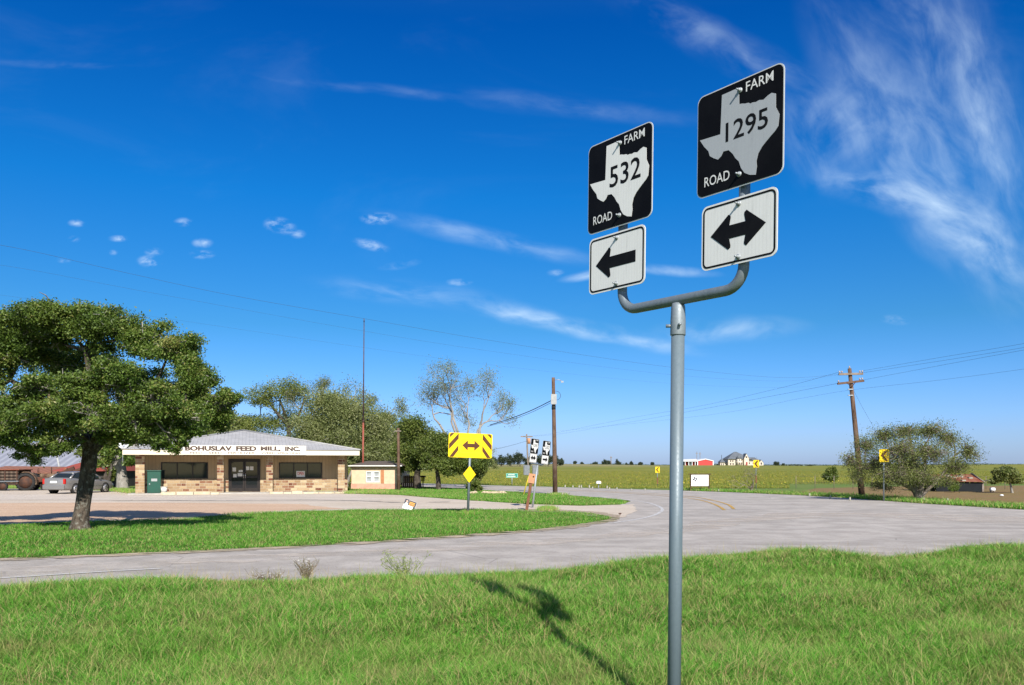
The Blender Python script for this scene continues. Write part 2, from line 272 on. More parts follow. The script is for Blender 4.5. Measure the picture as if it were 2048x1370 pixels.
MT = dict(
    meadow=grass_mat('meadow_growth', [(0, (.09, .165, .02)), (.35, (.16, .225, .03)), (.65, (.24, .27, .045)), (.85, (.33, .29, .06)), (1, (.30, .22, .10))], (.27, .25, .05), .6),
    soil=terrain_mat(), asphalt=asphalt_mat(), grass=grass_mat(), stone=stone_mat(),
    caliche=gravel_mat('caliche_drive', (.46, .38, .29), (.53, .455, .37), (.60, .53, .45)),
    tan=gravel_mat('tan_gravel', (.47, .31, .20), (.53, .37, .25), (.60, .46, .34)),
    apron=gravel_mat('pale_apron', (.44, .38, .31), (.53, .46, .39), (.60, .53, .45)),
    loose=gravel_mat('loose_chips', (.50, .44, .375), (.55, .485, .42), (.62, .56, .49), (.8, .36, .74)),
    dirt=gravel_mat('shoulder_dirt', (.36, .29, .21), (.42, .34, .24), (.5, .42, .32), (2.2, .42, .56)),
    plough=gravel_mat('dry_field', (.21, .13, .06), (.17, .14, .045), (.27, .18, .09)),
    seam=gravel_mat('dark_tar_seam', (.12, .11, .11), (.14, .13, .13), (.17, .16, .15), (1.6, .42, .56)),
    white_line=paint_mat('worn_white_paint', (.62, .60, .57), .50), yellow_line=paint_mat('worn_yellow_paint', (.60, .36, .07), .52),
    galv=steel_mat('galvanised_steel', (.17, .205, .23), (.11, .135, .155), .40, .25),
    galv2=M('dull_galvanised_steel', (.34, .37, .39), (.26, .29, .31), 30, .5, .3),
    post=steel_mat('weathered_grey_post', (.135, .178, .205), (.11, .15, .175), .42, .1),
    collar=steel_mat('cast_collar', (.24, .28, .305), (.16, .19, .21), .45, .3),
    black=M('black_sheeting', (.004, .004, .005), (.006, .006, .007), 5, .55, 0, 0, .08),
    white=sheeting_mat('white_sheeting', (.68, .68, .66), spec=.2),
    white_dull=sheeting_mat('dimmed_white_sheeting', (.36, .38, .40), amt=.05, spec=.2),  # greyer copy of the white sheeting: dimmer look at this angle painted in
    black_ink=M('black_print', (.005, .005, .006), (.008, .008, .009), 8, .6, 0, 0, .1),
    rimgrey=M('sheeting_rim', (.55, .57, .58), (.48, .5, .5), 8, .5),
    alu=M('weathered_aluminium', (.40, .42, .43), (.32, .34, .35), 6, .5, .5),
    yellow=sheeting_mat('yellow_sheeting', (.86, .60, .004), amt=.0, spec=.3), brownp=M('dark_brown_print', (.075, .022, .006), (.095, .03, .01), 6, .5),
    chev=sheeting_mat('chevron_yellow', (.80, .56, .015), amt=0, spec=.3),
    wood=bark_mat('creosote_pole', (.085, .052, .036), (.15, .095, .065), (.2, .17, .14), .3, 3), oldwood=bark_mat('weathered_grey_wood', (.16, .13, .105), (.24, .20, .17), (.3, .28, .25), .3, 4),
    oak_bark=bark_mat('live_oak_bark', (.04, .032, .025), (.105, .085, .065), (.26, .26, .22), .55, 11), grey_bark=bark_mat('pale_grey_bark', (.19, .175, .155), (.29, .27, .24), (.36, .35, .32), .5, 5),
    dark_bark=bark_mat('dark_bark', (.05, .04, .033), (.09, .075, .06), (.2, .19, .17), .3, 5), dead_bark=bark_mat('bleached_branches', (.22, .20, .17), (.30, .27, .235), (.36, .34, .31), .4, 5),
    oak=leaf_mat('live_oak_leaves', [(.030, .062, .010), (.062, .115, .016), (.10, .17, .024), (.16, .225, .042), (.26, .25, .08)], .3, .12),
    midleaf=leaf_mat('mid_green_leaves', [(.06, .095, .018), (.125, .17, .03), (.19, .235, .045), (.28, .28, .09)], .35, .25),
    greyleaf=leaf_mat('grey_green_leaves', [(.09, .12, .035), (.15, .19, .055), (.22, .25, .09), (.31, .31, .16)], .35, .35),
    darkleaf=leaf_mat('dark_green_leaves', [(.045, .075, .015), (.085, .13, .022), (.14, .185, .035), (.22, .23, .07)], .32, .2),
    sparse=leaf_mat('small_brown_green_leaves', [(.055, .075, .02), (.10, .135, .03), (.155, .19, .048), (.24, .22, .09)], .25, .2),
    farleaf=leaf_mat('distant_foliage', [(.03, .045, .03), (.045, .065, .035), (.065, .085, .045)], .2, .2),
    weedleaf=leaf_mat('pale_weed_leaves', [(.20, .26, .06), (.30, .36, .10), (.38, .42, .16)], .35, .2), petal=leaf_mat('white_petals', [(.42, .40, .37), (.58, .56, .53)], .2, .0),
    stem=M('dry_stem', (.22, .17, .11), (.16, .13, .08), 20, .9), greenstem=M('green_stem', (.16, .22, .06), (.2, .24, .08), 20, .8),
    roof=M('ribbed_metal_roofing', (.39, .385, .38), (.33, .325, .32), 1.2, .6, .0, 0, .2), fascia=M('cream_fascia', (.66, .60, .47), (.60, .54, .42), 1.5, .6),
    siding=stripes_mat('tan_board_siding', (.42, .30, .17), (.24, .17, .10), .2, 0, .75, 0, .012, (.44, .49)),
    soffit=M('tan_soffit', (.36, .27, .17), (.31, .23, .15), 2, .8), bronze=M('dark_bronze_frame', (.018, .013, .012), (.025, .02, .018), 5, .4),
    glass=glass_mat('window_glass', (.012, .022, .025)), glass_dark=glass_mat('door_glass', (.012, .014, .017)),
    cream_board=M('cream_sign_board', (.80, .76, .66), (.74, .70, .60), 1.2, .6), brown_ink=M('dark_letter_paint', (.055, .035, .025), (.08, .05, .04), 6, .7), grey_ink=M('faded_letter_paint', (.12, .10, .085), (.2, .17, .14), 6, .8),
    paper=M('white_paper', (.72, .70, .64), (.66, .64, .6), 6, .8), redp=M('red_print', (.55, .06, .04), (.5, .08, .05), 5, .6), greenbox=M('green_enamel', (.015, .08, .055), (.02, .07, .05), 3, .45), bucket=M('white_plastic', (.68, .66, .6), (.55, .52, .46), 6, .5),
    limestone=M('cream_limestone', (.60, .52, .37), (.46, .38, .26), 2.5, .9, 0, .03), concrete=M('porch_concrete', (.40, .38, .34), (.33, .31, .28), 1.5, .9),
    barn_grey=stripes_mat('grey_tin_roof', (.34, .35, .39), (.25, .26, .30), .7, 0, .6, .2, .02), rust=M('rusty_tin', (.20, .05, .025), (.28, .12, .07), 1.2, .8, .1), rustroof=stripes_mat('orange_rust_roof', (.30, .13, .07), (.2, .08, .05), .5, 0, .8, .1),
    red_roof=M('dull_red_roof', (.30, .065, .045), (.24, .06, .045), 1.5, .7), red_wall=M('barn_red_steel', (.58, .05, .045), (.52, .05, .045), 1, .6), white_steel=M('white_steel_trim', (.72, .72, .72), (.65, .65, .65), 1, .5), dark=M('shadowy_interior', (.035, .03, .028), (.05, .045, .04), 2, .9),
    silver=M('silver_car_paint', (.25, .245, .24), (.235, .23, .225), 2, .3, .4, 0, .6), tyre=M('black_rubber', (.018, .018, .019), (.028, .027, .026), 8, .85), rim=M('alloy_rim', (.55, .55, .56), (.45, .45, .46), 8, .3, .7), taillight=M('red_lens', (.5, .015, .012), (.42, .012, .01), 5, .2, 0, 0, .7), carglass=glass_mat('tinted_car_glass', (.015, .02, .022)), chrome=M('chrome_trim', (.7, .7, .7), (.6, .6, .6), 5, .2, .9), plate=M('number_plate_white', (.75, .75, .72), (.65, .66, .68), 12, .5),
    machine=M('flaking_tan_machine_paint', (.22, .16, .10), (.08, .04, .025), 3, .8, .1), darkiron=M('dark_rusty_iron', (.06, .035, .028), (.11, .05, .03), 4, .8, .2), oldboards=stripes_mat('old_trailer_boards', (.12, .085, .06), (.06, .04, .03), .3, 0, .9),
    peach=M('peach_brick_wall', (.66, .50, .34), (.60, .44, .30), 3, .85), pinkbrick=M('pink_brick_base', (.60, .34, .25), (.52, .28, .2), 4, .9), shutter=M('orange_brown_shutter', (.46, .20, .09), (.40, .17, .08), 4, .8), house_roof=M('brown_shingle_roof', (.13, .105, .085), (.10, .08, .065), 5, .9), white_trim=M('white_window_trim', (.75, .74, .7), (.68, .67, .63), 4, .6), blind=M('window_blind', (.30, .32, .33), (.38, .40, .41), 4, .5, 0, 0, .6),
    fence=stripes_mat('reddish_board_fence', (.22, .13, .10), (.12, .07, .055), .15, 0, .9), redpole=M('red_painted_mast', (.32, .08, .05), (.24, .085, .06), 3, .6, .2), darkpole=M('dark_mast', (.06, .04, .045), (.1, .06, .06), 3, .6, .2), orangeb=M('faded_orange_board', (.50, .25, .13), (.42, .22, .13), 5, .8), rustpost=M('rusty_brown_post', (.20, .09, .05), (.14, .06, .035), 6, .9),
    green_sign=M('green_street_sign', (.02, .24, .19), (.02, .2, .16), 5, .5), pvc=M('yellow_guard', (.72, .58, .04), (.66, .52, .05), 5, .5), stub=M('weathered_white_stub', (.34, .33, .27), (.24, .23, .18), 9, .8),
    mansion=M('cream_stone_wall', (.62, .55, .45), (.52, .45, .36), .6, .9), slate=M('grey_slate_roof', (.13, .145, .165), (.10, .115, .13), .5, .8), red_door=M('dark_red_door', (.3, .04, .04), (.25, .03, .03), 2, .6), shaded_wall=M('shaded_blue_grey_tin', (.007, .010, .014), (.004, .005, .007), .9, .8),  # blue-grey tin near black: shade on the derelict shed's wall painted into its colour
    bill=M('white_sign_panel', (.84, .84, .84), (.8, .8, .8), 4, .5), orangeprint=M('orange_print', (.70, .36, .05), (.62, .3, .05), 5, .6), navy=M('dark_navy_print', (.03, .03, .05), (.04, .04, .06), 5, .6), skin=M('portrait_tone', (.62, .42, .33), (.58, .38, .3), 5, .7), bluep=M('pale_blue_print', (.45, .55, .65), (.4, .5, .6), 5, .7),
    wire=M('black_cable', (.045, .05, .06), (.05, .055, .065), 5, .6), trans=M('pale_pole_panel', (.36, .37, .37), (.30, .31, .31), 6, .6), porcelain=M('brown_porcelain', (.30, .24, .22), (.4, .35, .33), 6, .3), rubble=M('pale_rubble', (.55, .45, .30), (.45, .36, .24), 8, .9), mailbox=M('white_box_paint', (.75, .76, .76), (.6, .62, .64), 5, .5),
)

# ------------------------------------------------------------------ helpers
def W(px, py, Y): return Vector(((px - CX) / F * Y, Y, CZ + (HY - py) / F * Y))
def G(px, py, z=0.0):
    Y = F * (CZ - z) / (py - HY); return Vector(((px - CX) / F * Y, Y, z))
def tag(o, label=None, cat=None, group=None, kind=None):
    if label: o['label'] = label
    if cat: o['category'] = cat
    if group: o['group'] = group
    if kind: o['kind'] = kind
    return o
def root(name, loc, label, cat, group=None, rot=(0, 0, 0)):
    o = bpy.data.objects.new(name, None); COL.objects.link(o); o.location = loc; o.rotation_euler = rot
    o.empty_display_size = .2
    return tag(o, label, cat, group)
def link(name, me, mat, parent=None):
    o = bpy.data.objects.new(name, me); COL.objects.link(o)
    if mat is not None and not me.materials: me.materials.append(mat)
    if parent: o.parent = parent
    return o
def np_mesh(name, v, f, attrs=None, smooth=False):
    """v (N,3), f (M,k) with constant k"""
    me = bpy.data.meshes.new(name); v = np.asarray(v, np.float32); f = np.asarray(f, np.int32); k = f.shape[1]
    me.vertices.add(len(v)); me.vertices.foreach_set('co', v.ravel())
    me.loops.add(f.size); me.loops.foreach_set('vertex_index', f.ravel())
    me.polygons.add(len(f)); me.polygons.foreach_set('loop_start', np.arange(len(f), dtype=np.int32) * k)
    me.polygons.foreach_set('loop_total', np.full(len(f), k, np.int32))
    if smooth: me.polygons.foreach_set('use_smooth', np.ones(len(f), bool))
    for n, a in (attrs or {}).items():
        at = me.attributes.new(n, 'FLOAT', 'POINT'); at.data.foreach_set('value', np.asarray(a, np.float32))
    me.update(calc_edges=True); return me

class MB:
    def __init__(s): s.v = []; s.f = []; s.sm = []
    def add(s, vs, fs, smooth=False):
        b = len(s.v); s.v += [tuple(x) for x in vs]; s.f += [tuple(i + b for i in f) for f in fs]; s.sm += [smooth] * len(fs); return s
    def box(s, x0, x1, y0, y1, z0, z1, bev=0.0, m=None):
        if bev:
            bm = bmesh.new(); bmesh.ops.create_cube(bm, size=1)
            for v in bm.verts: v.co = Vector(((x0 + x1) / 2 + v.co.x * (x1 - x0), (y0 + y1) / 2 + v.co.y * (y1 - y0), (z0 + z1) / 2 + v.co.z * (z1 - z0)))
            bmesh.ops.bevel(bm, geom=bm.edges[:], offset=bev, segments=2, affect='EDGES', profile=.6)
            vs = [v.co.copy() for v in bm.verts]; bm.verts.index_update(); fs = [[v.index for v in f.verts] for f in bm.faces]; bm.free()
        else:
            vs = [Vector((x, y, z)) for z in (z0, z1) for y in (y0, y1) for x in (x0, x1)]
            fs = [(0, 2, 3, 1), (4, 5, 7, 6), (0, 1, 5, 4), (2, 6, 7, 3), (0, 4, 6, 2), (1, 3, 7, 5)]
        if m is not None: vs = [m @ v for v in vs]
        return s.add(vs, fs)
    def tube(s, pts, rad, n=8, cap=True):
        pts = [Vector(p) for p in pts]; rad = rad if isinstance(rad, (list, tuple)) else [rad] * len(pts)
        t0 = (pts[1] - pts[0]).normalized(); a = t0.orthogonal().normalized(); vs = []
        for i, p in enumerate(pts):
            t = (pts[min(i + 1, len(pts) - 1)] - pts[max(i - 1, 0)]).normalized()
            a = (a - t * a.dot(t)).normalized(); b = t.cross(a)
            for k in range(n):
                an = 2 * math.pi * k / n; vs.append(p + (a * math.cos(an) + b * math.sin(an)) * rad[i])
        fs = [(i * n + k, i * n + (k + 1) % n, (i + 1) * n + (k + 1) % n, (i + 1) * n + k) for i in range(len(pts) - 1) for k in range(n)]
        if cap: fs += [tuple(range(n))[::-1], tuple(range((len(pts) - 1) * n, len(pts) * n))]
        return s.add(vs, fs, n > 4)
    def prism(s, poly, d0, d1, axis='y'):
        """extrude a 2D outline (x,z) from d0 to d1 along y (or (x,y) along z, or (y,z) along x)"""
        mk = {'y': lambda p, d: (p[0], d, p[1]), 'z': lambda p, d: (p[0], p[1], d), 'x': lambda p, d: (d, p[0], p[1])}[axis]
        n = len(poly); vs = [mk(p, d0) for p in poly] + [mk(p, d1) for p in poly]
        tris = tessellate_polygon([[Vector((p[0], p[1], 0)) for p in poly]])
        fs = [tuple(t) for t in tris] + [tuple(i + n for i in t)[::-1] for t in tris] + [(i, (i + 1) % n, (i + 1) % n + n, i + n) for i in range(n)]
        return s.add(vs, fs)
    def build(s, name, mat, parent=None, fix=True):
        me = bpy.data.meshes.new(name); me.from_pydata(s.v, [], s.f)
        me.polygons.foreach_set('use_smooth', s.sm)
        if fix:
            bm = bmesh.new(); bm.from_mesh(me); bmesh.ops.recalc_face_normals(bm, faces=bm.faces[:]); bm.to_mesh(me); bm.free()
        me.update(); return link(name, me, mat, parent)

def rrect(w, h, r, n=5, cx=0, cz=0):
    p = []
    for sx, sz, a0 in ((1, 1, 0), (-1, 1, 90), (-1, -1, 180), (1, -1, 270)):
        for k in range(n + 1):
            a = R(a0 + 90 * k / n); p.append((cx + sx * (w / 2 - r) + r * math.cos(a), cz + sz * (h / 2 - r) + r * math.sin(a)))
    return p
def ring(mb, outer, inner, y0, y1):
    n = len(outer); vs = [(p[0], y0, p[1]) for p in outer] + [(p[0], y0, p[1]) for p in inner] + [(p[0], y1, p[1]) for p in outer] + [(p[0], y1, p[1]) for p in inner]
    fs = []
    for i in range(n):
        j = (i + 1) % n
        fs += [(i, j, n + j, n + i), (2 * n + i, 3 * n + i, 3 * n + j, 2 * n + j), (i, 2 * n + i, 2 * n + j, j), (n + i, n + j, 3 * n + j, 3 * n + i)]
    return mb.add(vs, fs)
def catmull(pts, k=8):
    pts = [Vector(p) for p in pts]; out = []
    P = [pts[0] * 2 - pts[1]] + pts + [pts[-1] * 2 - pts[-2]]
    for i in range(1, len(P) - 2):
        for j in range(k):
            t = j / k; a, b, c, d = P[i - 1:i + 3]
            out.append(.5 * ((2 * b) + (c - a) * t + (2 * a - 5 * b + 4 * c - d) * t * t + (3 * b - a - 3 * c + d) * t ** 3))
    out.append(pts[-1]); return out

def text_mesh(txt, x0, x1, z0, z1, y, bold=.0, depth=.0004):
    """lettering fitted into a box on the plane y (facing -y); returns verts, faces"""
    cu = bpy.data.curves.new('lettering', 'FONT'); cu.body = txt; cu.offset = bold; cu.resolution_u = 3
    o = bpy.data.objects.new('lettering', cu); COL.objects.link(o); bpy.context.view_layer.update()
    me = o.to_mesh(); vs = [v.co.copy() for v in me.vertices]; fs = [tuple(p.vertices) for p in me.polygons]; o.to_mesh_clear()
    bpy.data.objects.remove(o); bpy.data.curves.remove(cu)
    ax, bx = min(v.x for v in vs), max(v.x for v in vs); ay, by = min(v.y for v in vs), max(v.y for v in vs)
    return [(x0 + (v.x - ax) / (bx - ax) * (x1 - x0), y, z0 + (v.y - ay) / (by - ay) * (z1 - z0)) for v in vs], fs

rs = np.random.RandomState
def sm01(x): x = np.clip(x, 0, 1); return x * x * (3 - 2 * x)
BANKX = [-40, -20, -12, -8, -5.8, -3.8, -1, -.16, 1.3, 3.1, 4.7, 5.2, 5.6, 6.4, 7.7, 9.5, 14, 25, 60]
BANKY = [3, 5.5, 8.3, 9.8, 10.6, 11.0, 11.3, 11.8, 12.5, 14.1, 14.8, 14.1, 13.5, 14.0, 15.0, 15.8, 17.5, 20, 25]
def bank(x): return np.interp(x, BANKX, BANKY)
def hgt(x, y):
    x = np.asarray(x, float); y = np.asarray(y, float)
    d = bank(x) + .75 - y
    z = .30 * sm01(d / 1.4) - .21 * sm01((d - 2.2) / 4.2) + sm01(d / 2.5) * (.035 * np.sin(x * 1.7 + y * .9) + .03 * np.sin(y * 2.3 - x * .8))
    z = z + (.45 * np.sin(x * .021 + 1) + .2 * np.sin(x * .06)) * sm01((y - 220) / 250) + 2.05 * sm01((y - 95) / 400) - 6 * sm01((y - 540) / 900)
    return z

# ------------------------------------------------------------------ terrain and sheets
def terrain():
    a = np.sinh(np.linspace(-6.2, 6.2, 261)); xs = a * (2600 / a[-1])
    b = np.sinh(np.linspace(0, 6.0, 260)); ys = np.concatenate([np.linspace(-60, -3, 8), -2 + b * (3600 / b[-1])])
    xs = np.unique(np.concatenate([xs, np.arange(-14, 14, .35)])); ys = np.unique(np.concatenate([ys, np.arange(-2, 22, .3)]))
    X, Y = np.meshgrid(xs, ys); Z = hgt(X, Y); v = np.stack([X, Y, Z], -1).reshape(-1, 3)
    nx, ny = len(xs), len(ys); i, j = np.meshgrid(np.arange(nx - 1), np.arange(ny - 1)); q = (j * nx + i).ravel()
    f = np.stack([q, q + 1, q + nx + 1, q + nx], 1)
    o = link('ground', np_mesh('ground', v, f, smooth=True), MT['soil']); tag(o, kind='structure')
terrain()

def sheet(name, pts, z, mat, rag=.0, step=.6, seed=0, kind='structure'):
    rnd = random.Random(seed); out = []; n = len(pts)
    for i in range(n):
        a, b = Vector(pts[i][:2]), Vector(pts[(i + 1) % n][:2]); L = (b - a).length; st = step * max(1, min(a.y, b.y) / 25); k = max(1, min(80, int(L / st)))
        nr = Vector((-(b - a).y, (b - a).x)).normalized()
        for j in range(k):
            p = a.lerp(b, j / k)
            if rag and j: p = p + nr * rnd.uniform(-rag, rag)
            out.append(Vector((p.x, p.y, 0)))
    tr = tessellate_polygon([out]); mb = MB(); mb.add([(p.x, p.y, z) for p in out], [tuple(t) for t in tr])
    o = mb.build(name, mat, fix=False); me = o.data
    if sum(p.normal.z for p in me.polygons) < 0: me.flip_normals()
    return tag(o, kind=kind)
def strip(name, pts, w, z, mat):
    p = catmull([(a.x, a.y, 0) for a in pts], 8); mb = MB(); vs = []
    for i, q in enumerate(p):
        t = (p[min(i + 1, len(p) - 1)] - p[max(i - 1, 0)]).normalized(); n = Vector((-t.y, t.x, 0)) * w / 2; vs += [q + n + Vector((0, 0, z)), q - n + Vector((0, 0, z))]
    mb.add(vs, [(2 * i, 2 * i + 1, 2 * i + 3, 2 * i + 2) for i in range(len(p) - 1)])
    o = mb.build(name, mat, fix=False)
    if sum(f.normal.z for f in o.data.polygons) < 0: o.data.flip_normals()
    return tag(o, kind='structure')

far_edge = [(400, 962), (700, 965), (860, 967.5), (980, 971), (1100, 974), (1200, 977), (1350, 981), (1450, 984.5), (1600, 991), (1700, 997), (1850, 1008), (2048, 1020), (2500, 1046)]
isl_near = [(1262, 1003), (1254, 1000.5), (1200, 995.5), (1120, 989.5), (1030, 983.5), (940, 978), (850, 974), (700, 970.5), (400, 968)]
near_road_far = [(-900, 1158), (-400, 1141), (0, 1121), (300, 1109), (600, 1095), (870, 1078), (1050, 1064), (1150, 1054), (1215, 1045), (1240, 1038)]
asph = [G(*p) for p in far_edge] + [Vector((40, 24, 0)), Vector((25, 17.5, 0)), Vector((9.5, 14.6, 0)), Vector((6.4, 13, 0)), Vector((5.5, 12.5, 0)), Vector((4.7, 13.4, 0)), Vector((1.3, 11.4, 0)), Vector((-1, 10, 0)), Vector((-5.8, 8.7, 0)), Vector((-12, 6, 0)), Vector((-22, 2.6, 0))] + [G(*p) for p in near_road_far] + [G(1200, 1024), G(1190, 1017), G(1240, 1010)] + [G(*p) for p in isl_near]
sheet('road', asph, .012, MT['asphalt'], .03, .8, 1)
grav = [G(-900, 1075), G(-300, 1060), G(0, 1051), G(150, 1044), G(350, 1041), G(450, 1031), G(600, 1023), G(780, 1020.5), G(860, 1019), G(1000, 1020), G(1100, 1021.5), G(1180, 1027.5), G(1222, 1034.5), G(1245, 1036), G(1275, 1022), G(1268, 1009), G(1252, 1010), G(1160, 1012.5), G(1050, 1009), G(930, 1001), G(860, 996), G(800, 991), G(700, 988), G(560, 986), G(250, 986.5), G(228, 983), G(100, 979), G(-200, 975), G(-900, 972)]
sheet('gravel_drive', grav, .020, MT['caliche'], .10, .5, 2)
sheet('gravel_lot', [G(-800, 1069), G(0, 1049), G(150, 1042), G(350, 1039), G(450, 1029), G(600, 1021), G(690, 1019), G(600, 1009), G(420, 1007), G(200, 1006), G(-800, 1012)], .024, MT['tan'], .16, .5, 3)
sheet('paved_apron', [G(-300, 1000), G(150, 1001), G(400, 1003), G(620, 1003), G(760, 1003), G(760, 997), G(700, 991), G(560, 987.5), G(250, 989.5), G(120, 990), G(-300, 988)], .028, MT['apron'], .08, .5, 4)
strip('tar_seam', [G(220, 1003), G(420, 1002), G(620, 1001), G(720, 1003), G(800, 1006), G(900, 1005)], .35, .033, MT['seam'])
sheet('loose_gravel', [G(-200, 1168), G(0, 1154), G(300, 1135), G(600, 1119), G(900, 1103), G(1150, 1085), G(1300, 1072), G(1400, 1062), G(1480, 1048), G(1560, 1040), G(1700, 1034), G(1900, 1043), G(2400, 1060), G(2400, 1040), G(1900, 1030), G(1700, 1024), G(1560, 1026), G(1440, 1040), G(1300, 1060), G(1150, 1075), G(900, 1090), G(600, 1107), G(300, 1123), G(0, 1139), G(-200, 1149)], .018, MT['loose'], .25, .5, 5)
sheet('dry_field', [G(1565, 988), G(1640, 976), G(1800, 972.5), G(2100, 971), G(2500, 971), G(2700, 1020), G(2048, 1007), G(1900, 1001), G(1780, 997), G(1660, 993)], .004, MT['plough'], .5, .8, 6)
for nm, pts, sd in (('dirt_shoulder', [(0, 1119), (300, 1107), (600, 1093), (870, 1076), (1050, 1062), (1150, 1051), (1225, 1038), (1236, 1043), (1150, 1058), (1050, 1067), (870, 1081), (600, 1098), (300, 1112), (0, 1124)], 7),
                    ('dirt_shoulder', [(1000, 1019), (1120, 1019.5), (1200, 1025), (1240, 1032), (1240, 1040), (1200, 1036), (1120, 1026), (1000, 1023)], 8)):
    sheet(nm, [G(*p) for p in pts], .026, MT['dirt'], .1, .4, sd)
strip('white_edge_line', [G(*p) for p in [(900, 976), (1000, 982), (1128, 989.5), (1206, 996), (1282, 1004), (1311, 1011), (1324.5, 1019), (1319, 1026), (1303, 1033), (1272, 1040), (1225, 1047)]], .13, .020, MT['white_line'])
strip('yellow_centre_line', [G(*p) for p in [(1100, 980.5), (1200, 984), (1274, 988.5), (1370, 996), (1413, 1004), (1437, 1013), (1449, 1021)]], .13, .022, MT['yellow_line'])
strip('yellow_centre_line', [G(*p) for p in [(1100, 979.3), (1200, 982.8), (1290, 987), (1380, 993.5), (1428, 1002), (1456, 1010), (1468, 1019)]], .13, .022, MT['yellow_line'])
strip('white_edge_line', [G(*p) for p in [(1290, 981.5), (1400, 985), (1500, 990), (1580, 996.5)]], .11, .022, MT['white_line'])
strip('white_edge_line', [Vector((-12, 10.9, 0)), Vector((-9.5, 12.2, 0)), Vector((-7.9, 13.15, 0)), Vector((-6.7, 13.95, 0)), Vector((-5.9, 14.4, 0))], .11, .022, MT['white_line'])

# ------------------------------------------------------------------ grass
def blades(name, xy, L, w, seed, lean=(.3, 1.1), z=None, varlo=0, varhi=1, parent=None, straw=.16, mat=None, az=None, dv=0):
    r = rs(seed); n = len(xy); L = L * r.uniform(.55, 1.25, n); az = r.uniform(0, 2 * np.pi, n) if az is None else az + r.normal(0, .5, n); ln = r.uniform(*lean, n)
    z0 = hgt(xy[:, 0], xy[:, 1]) if z is None else np.full(n, z)
    base = np.stack([xy[:, 0], xy[:, 1], z0 - .01], 1); d = np.stack([np.cos(az), np.sin(az), 0 * az], 1)
    sa = r.uniform(0, 2 * np.pi, n); side = np.stack([np.cos(sa), np.sin(sa), 0 * sa], 1); w = w * r.uniform(.6, 1.3, n)
    vs = []
    for t, wt in ((0, 1), (.5, .85), (1, .12)):
        up = L * (t - .38 * ln * t * t); c = base + d * (L * ln * .75 * t ** 1.6)[:, None]; c[:, 2] += up
        vs += [c - side * (w * wt / 2)[:, None], c + side * (w * wt / 2)[:, None]]
    v = np.stack(vs, 1).reshape(-1, 3); q = np.arange(n)[:, None] * 6
    f = np.concatenate([q + [0, 1, 3, 2], q + [2, 3, 5, 4]], 0)
    var = np.clip(r.normal(.47, .25, n) + dv, 0, .86); m = r.rand(n) < straw; var[m] = r.uniform(.86, 1, m.sum()); var = varlo + var * (varhi - varlo)
    me = np_mesh(name, v, f, {'var': np.repeat(var, 6), 'hgt': np.tile([0, 0, .5, .5, 1, 1], n)})
    return link(name, me, mat or MT['grass'], parent)
def inpoly(x, y, poly):
    c = np.zeros(len(x), bool); n = len(poly)
    for i in range(n):
        x1, y1 = poly[i][0], poly[i][1]; x2, y2 = poly[(i + 1) % n][0], poly[(i + 1) % n][1]
        m = ((y1 > y) != (y2 > y)); c ^= m & (x < (x2 - x1) * (y - y1) / (y2 - y1 + 1e-12) + x1)
    return c
def clumpy(x, y, s, seed):
    a = np.sin(x * s + seed) + np.sin(y * s * 1.3 + seed * 2) + np.sin((x + y) * s * .7 + 1) + np.sin((x - 1.7 * y) * s * 1.9 + seed); return (a + 4) / 8
r0 = rs(11)
# near verge: density falls with distance, tapered beyond the frame edges
n = 112000; Yc = 3.2 * (17.5 / 3.2) ** (r0.rand(n) ** .93); Xc = (r0.rand(n) * 2 - 1) * (.76 * Yc + 1.9); kk_ = (r0.rand(n) < .35 + .8 * clumpy(Xc, Yc, 3.1, 2)); Xc, Yc = Xc[kk_], Yc[kk_]
tl = r0.uniform(.6, 1.35, len(Xc)); tc_ = r0.normal(0, .13, len(Xc)); id_ = np.repeat(np.arange(len(Xc)), 21); m_ = len(id_); ja = r0.uniform(0, 2 * np.pi, m_); jr = np.abs(r0.normal(0, .034, m_)) * (1 + Yc[id_] * .05)
X = Xc[id_] + np.cos(ja) * jr; Y = Yc[id_] + np.sin(ja) * jr; k = (Y < bank(X) + .45 * r0.rand(m_) + .25); X, Y, id_, ja = X[k], Y[k], id_[k], ja[k]
Lg = (.075 + .105 * clumpy(X, Y, 1.9, 5) + .05 * clumpy(X, Y, 6, 1)) * tl[id_]
edge = np.clip((bank(X) - Y) / 1.6, 0, 1); Lg *= .75 + .25 * edge
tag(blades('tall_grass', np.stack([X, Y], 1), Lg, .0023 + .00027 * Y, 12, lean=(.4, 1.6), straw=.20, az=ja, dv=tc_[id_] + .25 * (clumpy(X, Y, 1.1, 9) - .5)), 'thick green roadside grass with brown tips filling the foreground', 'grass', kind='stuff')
n = 300000; Y = 3.2 * (17.5 / 3.2) ** (r0.rand(n) ** .93); X = (r0.rand(n) * 2 - 1) * (.76 * Y + 1.9); k = (Y < bank(X) + .35); X, Y = X[k], Y[k]
tag(blades('short_turf', np.stack([X, Y], 1), .06 + .05 * clumpy(X, Y, 5, 2), .0042 + .0004 * Y, 19, lean=(.5, 1.6), straw=.25), 'short matted turf and dry thatch between the taller foreground tufts', 'grass', kind='stuff')
